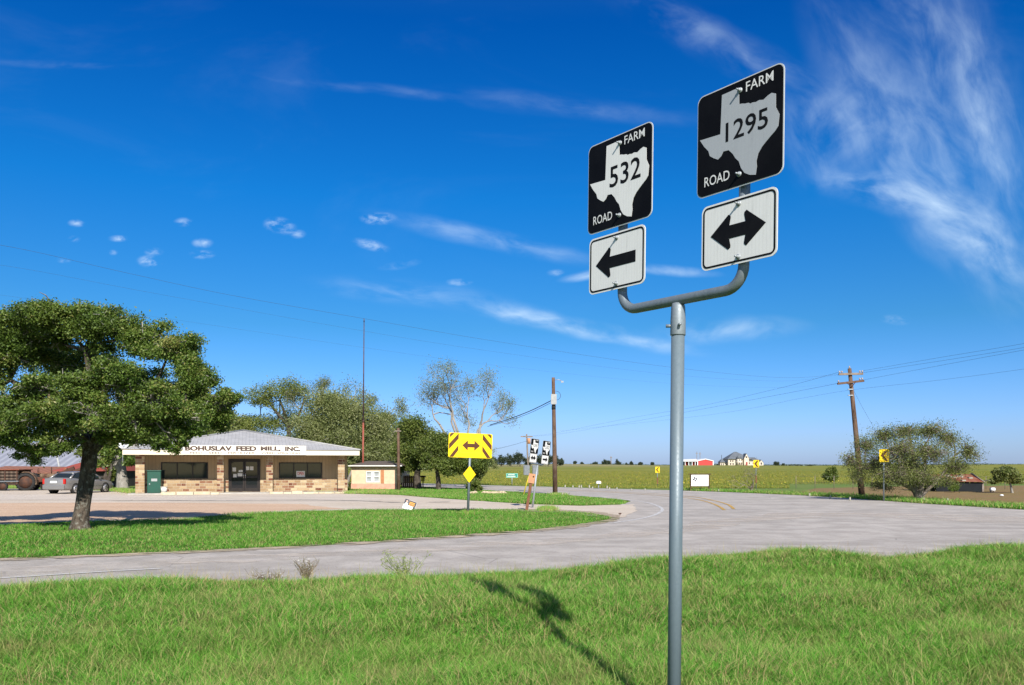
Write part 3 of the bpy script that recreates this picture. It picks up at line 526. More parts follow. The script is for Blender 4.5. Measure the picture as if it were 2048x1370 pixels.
# scattered seed heads standing above the turf
n = 22000; Y = 3.4 * (15.5 / 3.4) ** r0.rand(n); X = (r0.rand(n) * 2 - 1) * (.66 * Y + .6); k = (Y < bank(X) + .3) & (r0.rand(n) < .14 + 1.2 * (Y > bank(X) - 1.5)); X, Y = X[k], Y[k]
tag(blades('seed_heads', np.stack([X, Y], 1), np.where(Y > bank(X) - 1.6, .27, .30), .0036, 13, (.15, .7), varlo=.9, varhi=1.0), 'thin brown seed stalks standing above the foreground grass', 'seed stalks', kind='stuff')
island = [G(*p) for p in [(-900, 1078), (-300, 1061), (0, 1051), (150, 1044), (350, 1041), (450, 1030), (600, 1022), (780, 1020.5), (860, 1019), (1000, 1020), (1100, 1022), (1180, 1028), (1225, 1037), (1200, 1043), (1140, 1052.5), (1050, 1062), (870, 1076), (600, 1093.5), (300, 1107.5), (0, 1119), (-400, 1139), (-900, 1156)]]
def fill(poly, n, seed):
    r = rs(seed); xs = [p[0] for p in poly]; ys = [p[1] for p in poly]; x = r.uniform(min(xs), max(xs), n); y = r.uniform(min(ys), max(ys), n)
    k = inpoly(x, y, poly); return x[k], y[k]
x, y = fill(island, 520000, 3); k = (x / y > -.75) & (r0.rand(len(x)) < .35 + .9 * clumpy(x, y, 2.3, 8)); x, y = x[k], y[k]
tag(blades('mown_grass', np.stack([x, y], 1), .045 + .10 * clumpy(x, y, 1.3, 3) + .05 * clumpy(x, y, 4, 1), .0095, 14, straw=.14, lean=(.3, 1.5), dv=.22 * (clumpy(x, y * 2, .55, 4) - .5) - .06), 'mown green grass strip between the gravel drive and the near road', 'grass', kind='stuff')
isl2 = [G(*p) for p in [(1256, 1004), (1250, 1008.5), (1160, 1011), (1050, 1007.5), (930, 1000), (860, 994.5), (800, 989.5), (700, 986), (690, 978), (700, 971.5), (850, 975), (940, 979.5), (1030, 984.5), (1120, 990.5), (1200, 997), (1250, 1001)]]
x, y = fill(isl2, 330000, 4); k = (x / y > -.4); x, y = x[k], y[k]
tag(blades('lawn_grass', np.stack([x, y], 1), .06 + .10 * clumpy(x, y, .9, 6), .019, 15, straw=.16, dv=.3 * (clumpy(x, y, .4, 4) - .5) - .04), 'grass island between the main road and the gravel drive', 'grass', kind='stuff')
vr = [G(*p) for p in far_edge[6:]]
vv = []
r5 = rs(21)
for i in range(len(vr) - 1):
    a, b = vr[i], vr[i + 1]; L = (b - a).length; kk = int(L * 520); tt = r5.rand(kk); nrm = Vector((-(b - a).y, (b - a).x)).normalized()
    if nrm.y < 0: nrm = -nrm
    dd = np.abs(r5.normal(0, 1.5, kk)) - .05; vv.append(np.stack([a.x + (b.x - a.x) * tt + nrm.x * dd, a.y + (b.y - a.y) * tt + nrm.y * dd], 1))
vv = np.concatenate(vv); tag(blades('verge_grass', vv, .17 + .13 * clumpy(vv[:, 0], vv[:, 1], .8, 4), .022, 16, straw=.25), 'uncut grass verge along the far side of the curve', 'grass', kind='stuff')
# weeds near the shop and the masts; meadow tufts in the nearer part of the field
wp = []
for (cxp, cyp, sx, sy, c) in [(745, 985, 45, 3, 4500), (256, 984, 14, 3, 1800), (470, 988, 0, 0, 0), (1095, 1021, 16, 3, 1500), (935, 1030, 14, 2, 600), (1115, 991, 20, 2, 900), (700, 987, 12, 1.5, 900), (300, 987, 18, 1, 500), (640, 986, 40, .6, 500), (60, 975, 90, 2, 6000), (240, 981, 26, 3, 2600)]:
    q = rs(c + 1); a = np.array([G(cxp + q.normal() * sx * .5, max(968, cyp + q.normal() * sy * .5)) for _ in range(c)]).reshape(-1, 3); wp.append(a[:, :2])
wp = np.concatenate(wp); tag(blades('dry_weeds', wp, np.full(len(wp), .20), .018, 17, (.1, .6), varlo=.35, varhi=1, straw=.3), 'patches of long dry weeds around the shop and the sign posts', 'weeds', kind='stuff')
n = 220000; Y = 66 + 150 * r0.rand(n) ** 1.6; X = (r0.rand(n) * 1.1 - .42) * Y
lim = np.interp(X / Y, [(p[0] - CX) / F for p in far_edge], [G(*p).y for p in far_edge]); k = Y > lim + 1.5; k &= ~((X / Y > .325) & (Y < 78 + 9 * r0.rand(len(Y)))); X, Y = X[k], Y[k]
tag(blades('meadow', np.stack([X, Y], 1), .09 + .12 * clumpy(X, Y, .25, 3), .045, 18, (.1, .7), mat=MT['meadow']), 'yellow-green meadow growth on the field beyond the curve', 'meadow', kind='stuff')
MTf = M('yellow_wildflower', (.42, .33, .03), (.34, .28, .05), 2, .8)
n = 6000; Y = 68 + 130 * r0.rand(n) ** 1.4; X = (r0.rand(n) * .8 - .3) * Y
lim = np.interp(X / Y, [(p[0] - CX) / F for p in far_edge], [G(*p).y for p in far_edge]); k = (Y > lim + 3) & (clumpy(X, Y * .35, .35, 2) > .42); k &= ~((X / Y > .325) & (Y < 80)); X, Y = X[k], Y[k]
def leaf_quads(c, size, r, flat=.0, asp=.5):
    n = len(c); a = r.normal(size=(n, 3)); a[:, 2] *= (1 - flat); a /= np.linalg.norm(a, axis=1)[:, None]; b = r.normal(size=(n, 3)); b -= a * (a * b).sum(1)[:, None]; b /= np.linalg.norm(b, axis=1)[:, None]
    s = (size * r.uniform(.6, 1.35, n))[:, None]; v = np.stack([c + a * s, c + b * s * asp, c - a * s, c - b * s * asp], 1).reshape(-1, 3); f = np.arange(4 * n).reshape(-1, 4); return v, f
c = np.stack([X, Y, hgt(X, Y) + .25 + .1 * r0.rand(len(X))], 1); v, f = leaf_quads(c, .042, rs(5), .6, 1)
tag(link('wildflowers', np_mesh('wildflowers', v, f), MTf), 'drifts of yellow wildflowers across the field', 'wildflowers', kind='stuff')

# ------------------------------------------------------------------ trees
def grow(mb, tips, p, d, L, r, depth, rnd, spread=.6, up=.15, sides=5, shrink=.74, wig=.25):
    pts = [p]; rad = [r]; q = Vector(p); dd = Vector(d).normalized(); k = 3
    for i in range(k):
        dd = (dd + Vector((rnd.gauss(0, wig), rnd.gauss(0, wig), rnd.gauss(0, wig) + up * .4))).normalized(); q = q + dd * (L / k); pts.append(q.copy()); rad.append(r * (1 - .3 * (i + 1) / k))
    mb.tube(pts, rad, sides if r > .02 else 3, cap=False)
    if depth <= 0: tips.append(q.copy()); return
    if depth <= 2: tips.append(pts[2].copy())
    for j in range(rnd.choice((2, 2, 3)) if depth > 1 else 3):
        nd = (dd + Vector((rnd.gauss(0, spread), rnd.gauss(0, spread), rnd.gauss(0, spread) + up))).normalized()
        grow(mb, tips, q, nd, L * shrink * rnd.uniform(.8, 1.15), r * .62, depth - 1, rnd, spread, up, sides, shrink, wig)
def make_tree(name, label, cat, base, trunks, clumps, nleaf, size, leafm, bark, seed, group=None, twigs=3, sub=.3, nsub=9, shell=(.45, 1.0), hang=0.0, extra=None, twig_r=.012, limb_r=.09, twig_mat=None, cvar=.08):
    """base: world; trunks: list of (world points, radii); clumps: (x,y,z,rx,ry,rz) in world"""
    base = Vector(base); rt = root(name, base, label, cat, group); rnd = random.Random(seed); r = rs(seed); mb = MB(); tw = MB() if twig_mat else mb; V = []
    for pts, rad in trunks:
        p = catmull([Vector(q) - base for q in pts], 4); rr = list(np.interp(np.linspace(0, 1, len(p)), np.linspace(0, 1, len(rad)), rad)); mb.tube(p, rr, 9)
    ends = [Vector(t[0][-1]) - base for t in trunks]; vol = np.array([c[3] * c[4] * c[5] for c in clumps]) ** .67; vol /= vol.sum(); C = []; 
    for ci, c in enumerate(clumps):
        cc = Vector(c[:3]) - base; e = min(ends, key=lambda q: (q - cc).length); m = e.lerp(cc, .5) + Vector((rnd.uniform(-.1, .1), rnd.uniform(-.1, .1), rnd.uniform(-.05, .2))) * (cc - e).length
        mb.tube(catmull([e, m, cc], 3), [limb_r * (1 - .11 * i) for i in range(7)], 5, cap=False)
        k = max(3, int(nsub * (.6 + vol[ci] * len(clumps) * .4))); dirs = r.normal(size=(k, 3)); dirs /= np.linalg.norm(dirs, axis=1)[:, None]; rad = r.uniform(*shell, k)[:, None]; sc = dirs * rad * np.array(c[3:6]) + np.array(cc)
        for s in sc[:int(k * twigs / 3) if twigs < 3 else k]:
            for _ in range(max(1, int(twigs) - 2)):
                sv = Vector(s) + Vector(r.normal(size=3)) * c[3] * .12; mm = cc.lerp(sv, .55) + Vector(r.normal(size=3)) * c[3] * .12; tw.tube([cc, mm, sv], [limb_r * .3, twig_r * 1.4, twig_r * .6], 4, cap=False)
        nl = int(nleaf * vol[ci]); idx = r.randint(0, k, nl); pts = sc[idx] + r.normal(size=(nl, 3)) * np.array(c[3:6]) * sub * .75
        if hang: pts[:, 2] -= np.abs(r.normal(size=nl)) * hang
        C.append(pts); V.append(r.normal(0, cvar, k)[idx])
    if extra: extra(mb, C, base, rnd, r)
    mb.build('trunk', bark, rt, fix=False)
    if twig_mat: tw.build('twigs', twig_mat, rt, fix=False)
    nC = sum(len(q) for q in C); V = np.concatenate(V + [np.zeros(nC - sum(len(q) for q in V))])
    C = np.concatenate(C); k = C[:, 2] > .1; C = C[k]; V = V[k]; v, f = leaf_quads(C, size, r, .15); n = len(C); var = np.clip(r.normal(.45, .22, n) + .08 * np.sin(C[:, 0] * 2.1 + C[:, 2] * 1.7) + V, 0, 1)
    link('crown', np_mesh('crown', v, f, {'var': np.repeat(var, 4)}), leafm, rt); return rt
def pc(lst, Y, ppm=None):
    """clumps given in photo pixels at distance Y: (px, py, rx, ry, depth offset, depth radius factor)"""
    out = []; s = F / Y
    for c in lst:
        px, py, rx, ry, dy = c[:5]; w = W(px, py, Y + dy); k = (Y + dy) / F; out.append((w.x, w.y, w.z, rx * k, max(rx, ry) * k * .8, ry * k))
    return out

# the big live oak
OY = 23.2; ob = G(160, 1061)
oc = [(125, 634, 82, 36, .3), (55, 658, 62, 42, .6), (195, 655, 75, 42, .2), (275, 676, 64, 38, .2), (338, 705, 62, 38, .0), (388, 750, 52, 42, 0), (424, 800, 46, 40, 0), (455, 800, 32, 20, .3), (440, 838, 28, 22, .5),
      (5, 700, 60, 56, .5), (-25, 662, 56, 44, .2), (-60, 760, 70, 60, 0), (-110, 820, 60, 50, .5), (20, 800, 50, 34, -1.2), (-40, 870, 60, 36, -.8), (70, 775, 46, 30, -1.5), (150, 770, 62, 36, -1.9), (235, 760, 66, 40, -2.0), (310, 800, 62, 42, -1.6), (368, 836, 42, 34, -1),
      (95, 830, 62, 34, -1.9), (30, 855, 48, 30, -1.6), (185, 830, 60, 36, -2.2), (270, 840, 58, 36, -1.7), (335, 868, 34, 30, -1.3), (368, 878, 18, 20, -.8), (110, 885, 50, 26, -1.5), (65, 905, 42, 20, -.8), (225, 870, 40, 22, -1.2),
      (60, 700, 60, 36, 1.8), (112, 682, 46, 20, .8), (180, 740, 80, 40, 2.2), (300, 780, 70, 40, 2.2), (120, 830, 80, 40, 2.2), (260, 850, 70, 36, 2.4), (380, 815, 50, 34, 1.8), (10, 850, 60, 36, 2), (352, 892, 16, 16, -1)]
o_w = lambda px, py, dy=0: W(px, py, OY + dy)
make_tree('live_oak_tree', 'big spreading live oak with dark trunk on the grass strip at left', 'tree', ob,
          [([ob + Vector((0, 0, -.1)), ob + Vector((.02, .0, .25)), o_w(166, 1010), o_w(178, 930), o_w(182, 885)], [.33, .225, .195, .205, .18]),
           ([o_w(181, 900), o_w(165, 870, -.2), o_w(130, 810, -.5), o_w(100, 770, -.3)], [.17, .15, .10, .06]), ([o_w(183, 900), o_w(215, 865, .3), o_w(250, 820, .5), o_w(300, 790, .6)], [.18, .15, .1, .06]),
           ([o_w(181, 890), o_w(190, 820, .2), o_w(180, 750, .4), o_w(170, 700, .4)], [.17, .13, .09, .05]), ([o_w(172, 880), o_w(120, 850, .8), o_w(60, 790, 1), o_w(20, 760, .8)], [.12, .1, .07, .05]), ([o_w(186, 880), o_w(240, 860, -.7), o_w(310, 845, -.9), o_w(370, 850, -.6)], [.12, .1, .07, .05])],
          pc(oc, OY), 370000, .036, MT['oak'], MT['oak_bark'], 3, twigs=6, sub=.23, nsub=19, shell=(.35, 1.08), twig_mat=MT['grey_bark'], cvar=.16, limb_r=.055, twig_r=.011)

def simple_tree(name, label, cat, bx, by, trunk_px, clumps, nleaf, size, leafm, bark, seed, r0_=.2, group=None, Yd=None, **kw):
    b = G(bx, by) if Yd is None else Vector(((bx - CX) / F * Yd, Yd, float(hgt((bx - CX) / F * Yd, Yd)))); Y = b.y
    tr = []
    for t in trunk_px:
        pts = [W(p[0], p[1], Y + (p[2] if len(p) > 2 else 0)) for p in t]
        if t is trunk_px[0]: pts = [b + Vector((0, 0, -.1))] + pts
        tr.append((pts, [r0_ * (1 - .7 * i / max(1, len(pts) - 1)) * (1 if t is trunk_px[0] else .6) for i in range(len(pts))]))
    return make_tree(name, label, cat, b, tr, pc(clumps, Y), nleaf, size, leafm, bark, seed, group=group, **kw)
BT = 'trees behind the feed shop'
simple_tree('shade_tree', 'thick grey-trunked tree with low bright green leaves left of the stone shop', 'tree', 246, 979, [[(244, 950), (240, 915), (225, 880)], [(242, 940), (215, 905), (190, 880)], [(240, 930), (262, 900), (290, 870)]],
            [(215, 880, 40, 28, 0), (265, 870, 45, 30, 1), (195, 915, 26, 20, -1), (235, 905, 26, 18, -1.5), (320, 860, 50, 30, 3), (380, 850, 50, 28, 4), (265, 920, 14, 16, -1.5)], 26000, .10, MT['oak'], MT['grey_bark'], 31, .5, BT)
simple_tree('shade_tree', 'shadowy multi-stemmed tree behind the silver car', 'tree', 214, 975, [[(210, 950), (205, 925)], [(216, 965), (222, 940), (224, 915)]], [(205, 920, 28, 18, 1), (225, 945, 16, 16, .5), (185, 905, 28, 18, 2)], 9000, .10, MT['darkleaf'], MT['dark_bark'], 32, .3, BT)
simple_tree('shade_tree', 'olive tree over the roof beside the oak crown', 'tree', 430, 965, [[(430, 900), (435, 850)]], [(440, 835, 50, 30, 0), (490, 850, 40, 24, 0), (400, 860, 50, 26, 0), (460, 870, 60, 20, -2)], 22000, .14, MT['greyleaf'], MT['grey_bark'], 33, .25, BT)
simple_tree('shade_tree', 'tall dark-limbed green tree rising above the shop roof peak', 'tree', 575, 966, [[(578, 870), (570, 830), (560, 800)], [(578, 860), (600, 825), (610, 790)], [(575, 850), (545, 815), (530, 790)]],
            [(530, 785, 32, 20, 0), (565, 775, 34, 20, 0), (545, 805, 22, 14, 0), (590, 790, 26, 18, 0), (575, 840, 45, 22, 1), (510, 800, 20, 10, 0), (520, 850, 50, 18, 1), (540, 880, 60, 22, 1)], 20000, .085, MT['midleaf'], MT['dark_bark'], 34, .3, BT, nsub=14, sub=.42)
def bare(mb, C, base, rnd, r, starts, depth, L, rad, nl, spread=.55, shrink=.76, up=.12, sc=.25):
    tips = []
    for s, d in starts: grow(mb, tips, Vector(s) - base, Vector(d), L, rad, depth, rnd, spread, up, 5, shrink)
    T = np.array([list(t) for t in tips])
    if nl: C.append(T[r.randint(0, len(T), nl)] + r.normal(size=(nl, 3)) * sc)
def bare_tree(name, label, bx, by, starts_px, depth, L, rad, nl, leafm, bark, seed, clumps=None, size=.07, group=None, Yd=None, ncl=0, trunk=None, **kw):
    b = G(bx, by) if Yd is None else Vector(((bx - CX) / F * Yd, Yd, float(hgt((bx - CX) / F * Yd, Yd)))); Y = b.y
    st = [(W(p[0], p[1], Y), (p[2], p[3], p[4])) for p in starts_px]
    tr = [([b + Vector((0, 0, -.1)), b.lerp(W(t[-1][0], t[-1][1], Y), .5), W(t[-1][0], t[-1][1], Y)], [rad * 1.6, rad * 1.3, rad]) for t in [[(p[0], p[1])] for p in starts_px]] if trunk is None else trunk
    return make_tree(name, label, 'tree', b, tr, pc(clumps or [(bx, by - 30, 8, 6, 0)], Y), ncl, size, leafm, bark, seed, group=group, extra=lambda mb, C, base, rnd, r: bare(mb, C, base, rnd, r, st, depth, L, rad, nl, **kw))
bare_tree('leafless_tree', 'pale half-bare tree with fine grey twigs above the shop roof', 625, 966, [(622, 835, -.1, 0, 1), (628, 830, .35, .1, 1), (618, 840, -.5, .1, .8)], 5, 1.25, .09, 5000, MT['sparse'], MT['dead_bark'], 41, [(630, 850, 40, 20, 0)], .06, BT, ncl=3000, spread=.42)
simple_tree('shade_tree', 'broad grey-green tree hanging over the right end of the shop roof', 'tree', 690, 972, [[(690, 930), (680, 880)], [(690, 940), (710, 905), (725, 880)]],
            [(665, 815, 50, 34, 1), (700, 830, 46, 36, 0), (640, 860, 50, 30, 1), (690, 875, 60, 34, 0), (740, 870, 46, 40, 0), (620, 885, 44, 20, 2), (725, 910, 46, 22, -.5), (760, 905, 40, 26, 0)], 76000, .08, MT['greyleaf'], MT['grey_bark'], 35, .3, BT, twigs=4, sub=.42, nsub=16, shell=(.2, 1.1))
bare_tree('leafless_tree', 'wispy pale branches topping the grey-green tree by the red mast', 680, 970, [(670, 840, -.15, 0, 1), (690, 840, .2, 0, 1)], 4, 1.3, .07, 1500, MT['greyleaf'], MT['dead_bark'], 42, [(680, 860, 30, 20, 0)], .07, BT, ncl=1200, spread=.4)
simple_tree('shade_tree', 'light green tree behind the peach house beside the red mast', 'tree', 770, 966, [[(768, 900), (765, 860)], [(768, 900), (790, 860)]],
            [(765, 860, 38, 38, 1), (790, 890, 30, 30, 1), (745, 900, 40, 26, 1), (770, 920, 36, 14, 0), (780, 840, 22, 16, 1)], 40000, .08, MT['greyleaf'], MT['grey_bark'], 36, .25, BT, sub=.42, nsub=16, shell=(.2, 1.1))
bare_tree('leafless_tree', 'thin sparse-leaved tree right of the red mast', 752, 962, [(752, 850, -.1, 0, 1), (758, 850, .4, 0, .8)], 4, 1.4, .06, 2500, MT['greyleaf'], MT['grey_bark'], 43, [(752, 860, 26, 20, 0)], .09, BT, ncl=1200, spread=.5)
simple_tree('shade_tree', 'dark-trunked green tree standing on the lawn beside the board fence', 'tree', 836, 978, [[(834, 950), (838, 920), (830, 890)], [(836, 930), (850, 900)]],
            [(830, 870, 34, 28, 0), (860, 885, 26, 26, .5), (808, 900, 22, 26, 0), (845, 905, 30, 20, -.8), (820, 925, 26, 18, 0), (865, 915, 20, 14, 0), (800, 935, 10, 14, 0)], 44000, .075, MT['darkleaf'], MT['dark_bark'], 37, .32, 'lawn trees', sub=.36, nsub=14, shell=(.2, 1.1))
simple_tree('shade_tree', 'green lawn tree with pale-based trunk left of the double arrow board', 'tree', 877, 980, [[(876, 955), (872, 925), (885, 900)], [(874, 930), (862, 905)]],
            [(880, 890, 26, 24, .5), (905, 905, 34, 26, .5), (925, 925, 34, 18, 0), (862, 925, 18, 14, -.5), (895, 935, 22, 14, -.5), (958, 925, 30, 14, 1), (915, 890, 26, 16, 1)], 42000, .075, MT['darkleaf'], MT['dark_bark'], 38, .22, 'lawn trees', sub=.36, nsub=14, shell=(.2, 1.1))
bare_tree('leafless_tree', 'tall bare-branched tree with thin pale leaves above the double arrow board', 952, 975, [(880, 850, -.95, 0, .5), (903, 845, -.3, 0, 1), (906, 835, .1, 0, 1), (955, 862, .6, .1, .75), (960, 850, .25, 0, 1), (935, 870, .1, .1, .9)], 5, 1.27, .085, 12000, MT['greyleaf'], MT['dead_bark'], 54, [(930, 885, 26, 14, 0), (905, 890, 20, 12, 0), (965, 905, 30, 16, 0), (985, 930, 14, 8, 0)], .05, 'lawn trees', ncl=9000, spread=.42, shrink=.78, up=.16)
simple_tree('round_shrub', 'low dark green shrub behind the double arrow board post', 'shrub', 950, 983, [[(950, 972)]], [(950, 968, 11, 9, 0), (942, 974, 9, 7, 0), (957, 976, 7, 6, 0)], 6000, .06, MT['darkleaf'], MT['dark_bark'], 39, .06, limb_r=.03)
simple_tree('shade_tree', 'reddish-leaved small tree just right of the double arrow board', 'tree', 958, 979, [[(957, 962), (953, 945)]], [(953, 950, 12, 12, 0), (962, 940, 14, 10, 0)], 7000, .08, MT['sparse'], MT['dark_bark'], 40, .08, 'lawn trees')
# right-hand broad tree
rt_c = [(1700, 920, 22, 16, 0), (1735, 890, 26, 22, 0), (1770, 870, 28, 20, .5), (1815, 862, 34, 18, 0), (1860, 862, 32, 18, 0), (1900, 878, 28, 22, 0), (1935, 905, 24, 24, 0), (1800, 900, 40, 26, -1.2), (1860, 905, 40, 26, -1), (1750, 930, 36, 22, -.5), (1715, 950, 24, 14, 0), (1910, 935, 34, 20, 0), (1790, 950, 40, 20, -1), (1850, 955, 40, 18, -1), (1760, 972, 24, 10, 0), (1890, 962, 26, 12, 0), (1820, 930, 50, 26, 1.2)]
b = G(1837, 1001)
make_tree('spreading_tree', 'wide multi-stemmed tree with sparse small leaves by the right roadside', 'tree', b,
          [([b + Vector((0, 0, -.1)), W(1834, 985, b.y), W(1815, 950, b.y), W(1780, 900, b.y)], [.22, .15, .09, .04]), ([b, W(1842, 985, b.y), W(1850, 940, b.y), W(1850, 890, b.y)], [.14, .11, .08, .04]), ([b, W(1850, 985, b.y), W(1880, 955, b.y), W(1910, 910, b.y)], [.13, .09, .07, .03]), ([b, W(1825, 978, b.y), W(1780, 958, b.y), W(1730, 935, b.y)], [.18, .12, .08, .04]), ([b, W(1838, 960, b.y), W(1825, 910, b.y), W(1820, 870, b.y)], [.16, .12, .08, .03])],
          pc(rt_c[:10] , b.y) + pc(rt_c[10:], b.y), 54000, .034, MT['sparse'], MT['oldwood'], 50, twigs=9, nsub=22, sub=.5, shell=(.1, 1.05), twig_r=.008, limb_r=.05)
simple_tree('round_shrub', 'small dark round tree in the field left of the leaning utility pole', 'tree', 1664, 966, [[(1664, 955)]], [(1660, 950, 12, 12, 0), (1670, 953, 9, 10, 0), (1664, 944, 9, 8, 0)], 9000, .09, MT['darkleaf'], MT['dark_bark'], 51, .1, limb_r=.04)
simple_tree('field_tree', 'thin-trunked tree right of the rusty-roofed shed', 'tree', 2025, 986, [[(2021, 970), (2016, 950)]], [(2010, 948, 22, 12, 0), (2030, 955, 18, 12, 0), (1995, 957, 14, 10, 0), (2016, 942, 16, 8, 0)], 16000, .07, MT['sparse'], MT['grey_bark'], 52, .09)
bare_tree('thorny_bush', 'brown leafless bush around the base of the middle chevron sign', 1503, 983, [(1503, 978, -.4, 0, 1), (1505, 978, .4, 0, 1), (1503, 975, 0, .2, 1), (1501, 980, -.7, 0, .6)], 4, .55, .03, 900, MT['sparse'], MT['oldwood'], 53, [(1503, 972, 6, 5, 0)], .03, None, ncl=300, spread=.6)
simple_tree('round_shrub', 'low green bush in front of the rusty-roofed shed', 'shrub', 1909, 985, [[(1909, 980)]], [(1909, 975, 7, 6, 0), (1903, 978, 5, 4, 0)], 3000, .06, MT['oak'], MT['dark_bark'], 55, .05, limb_r=.02)
simple_tree('leaning_tree', 'grey slanting tree trunk between the shop and the peach house', 'tree', 692, 976, [[(700, 950), (712, 925)]], [(712, 918, 16, 12, 0), (700, 905, 20, 12, 0), (730, 915, 14, 10, 0)], 6000, .10, MT['greyleaf'], MT['grey_bark'], 56, .16, BT)
for i, (sx, hh) in enumerate([(712, 12), (782, 16), (760, 9)]):
    simple_tree('garden_shrub', ['straggly shrub at the left corner of the peach house', 'dark bushy shrub in front of the right corner of the peach house', 'low brown shrub under the peach house windows'][i], 'shrub', sx, 979, [[(sx, 975)]], [(sx, 979 - hh * .6, 14, hh * .6, 0), (sx + 10, 979 - hh * .4, 10, hh * .4, 0)], 4500, .07, MT['darkleaf' if i == 1 else 'sparse'], MT['dark_bark'], 57 + i, .05, 'shrubs by the peach house', limb_r=.02)

# distant trees along the crest and the far wood
def blob_tree(name, label, px, ytop, ybot, wpx, Y, seed, group, mat=None, cat='tree'):
    x = (px - CX) / F * Y; k = Y / F; zb = float(hgt(x, Y)); zt = CZ + (HY - ytop) * k; zb2 = min(zb, CZ + (HY - ybot) * k); h = zt - zb2; w = wpx * k / 2; rnd = random.Random(seed)
    cl = [(x + rnd.uniform(-.5, .5) * w, Y + rnd.uniform(-.3, .3) * w, zb2 + h * rnd.uniform(.42, .72), w * rnd.uniform(.4, .6), w * .5, h * .27) for _ in range(5)] + [(x, Y, zb2 + h * .75, w * .45, w * .4, h * .25)]
    return make_tree(name, label, cat, (x, Y, zb2), [([(x, Y, zb2 - .3), (x, Y, zb2 + h * .5)], [w * .08, w * .05])], cl, 2600, max(.2, w * .075), mat or MT['farleaf'], MT['dark_bark'], seed, group, twigs=0, nsub=8, limb_r=w * .03)
wood = [(985, 914, 34), (1003, 910, 30), (1022, 908, 30), (1040, 905, 30), (1060, 908, 30), (1080, 909, 30), (1096, 906, 26), (1112, 908, 22), (1122, 917, 14)]
wl = ['behind the green street sign, leftmost of the far wood', 'second from the left in the far wood', 'above the green street sign in the far wood', 'rounded and highest, left of the far thin utility pole in the wood', 'just right of the thin far utility pole in the wood', 'behind the smaller route sign in the far wood', 'directly left of the tall brown utility pole in the far wood', 'right of the tall brown utility pole in the far wood', 'lowest tree at the right end of the far wood']
for i, (px, yt, w_) in enumerate(wood): blob_tree('woodland_tree', 'dark distant tree ' + wl[i], px, yt, 937, w_, 330 + 6 * (i % 3), 60 + i, 'trees of the far wood')
crest = [(1150, 922, 8, 'small tree on the skyline nearest the far wood'), (1164, 924, 9, 'low twin bush on the skyline right of the far wood'), (1190, 923.5, 18, 'long low bush on the skyline left of the rounded tree pair'), (1212, 918, 22, 'rounded tree on the skyline left of the thin skyline pole'), (1234, 919, 15, 'rounded tree on the skyline right of the thin skyline pole'), (1253, 925, 6, 'tiny tree on the skyline above the left chevron sign'), (1263, 922, 8, 'lollipop tree on the skyline left of the grey foreground post'), (1281, 923, 12, 'pointed small tree on the skyline left of the left chevron'), (1306, 924, 12, 'faint low tree on the skyline above the left chevron'), (1437, 928, 8, 'low bush between the red barn and the cream mansion'),
         (1552, 922, 16, 'dark pointed tree on the skyline right of the cream mansion'), (1566, 927, 8, 'small bush at the foot of the dark tree right of the mansion'), (1602, 930, 7, 'tiny bush on the skyline right of the mansion'), (1620, 929, 9, 'tiny bush on the skyline left of the small field tree')]
for i, (px, yt, w_, lb) in enumerate(crest): blob_tree('skyline_tree', lb, px, yt, 934, w_, 505, 80 + i, 'trees along the skyline')
for i in range(7): blob_tree('skyline_tree', 'part of the low dark tree belt on the skyline at the far right', 1968 + i * 22, 933 - i % 2, 941, 30, 480, 100 + i, 'far right tree belt', cat='tree')

r7 = rs(77); n = 60000; xp = r7.uniform(-.85, .85, n); hp = 1.2 + 2.2 * np.clip(.5 + .5 * np.sin(xp * 23) * np.sin(xp * 9 + 1) + .3 * np.sin(xp * 61), 0, 1) + 1.0 * (xp > .5); yv = 900 + r7.uniform(-8, 8, n)
c = np.stack([xp * yv, yv, CZ + (r7.uniform(-1.2, 1, n)) * hp / F * yv], 1); v, f = leaf_quads(c, 1.1, r7, .3, .7)
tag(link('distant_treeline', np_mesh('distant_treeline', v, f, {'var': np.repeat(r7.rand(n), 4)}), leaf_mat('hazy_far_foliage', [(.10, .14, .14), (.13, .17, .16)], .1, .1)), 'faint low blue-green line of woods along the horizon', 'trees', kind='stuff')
# ------------------------------------------------------------------ signs
TX = [(0.304, 0.927), (0.503, 0.93), (0.508, 0.772), (0.54, 0.768), (0.577, 0.755), (0.614, 0.751), (0.638, .735), (0.662, 0.738), (0.698, 0.729), (0.734, 0.735), (0.781, 0.722), (0.828, 0.745), (.87, .755), (0.914, 0.733), (0.916, 0.609), (0.955, 0.535), (0.948, 0.479), (0.943, 0.432), (0.909, 0.397), (0.874, 0.374), (0.816, 0.332), (0.769, 0.295), (0.729, 0.247), (0.71, 0.183), (0.715, 0.132), (0.703, 0.06), (0.638, 0.076), (0.577, 0.111), (0.536, 0.169), (0.511, 0.236), (0.471, 0.277), (0.441, 0.325), (0.391, 0.376), (0.327, 0.381), (0.301, 0.343), (0.263, 0.322), (0.211, 0.35), (0.163, 0.384), (0.145, 0.437), (0.092, 0.494), (0.038, 0.572), (0.289, 0.557)]
def bolt(mb, x, z, y=-.006):
    mb.tube([(x, y + .004, z), (x, y - .002, z)], .016, 12); mb.tube([(x, y - .001, z), (x, y - .012, z)], .010, 6); mb.tube([(x, y - .01, z), (x, y - .030, z)],   .0055, 8); return mb
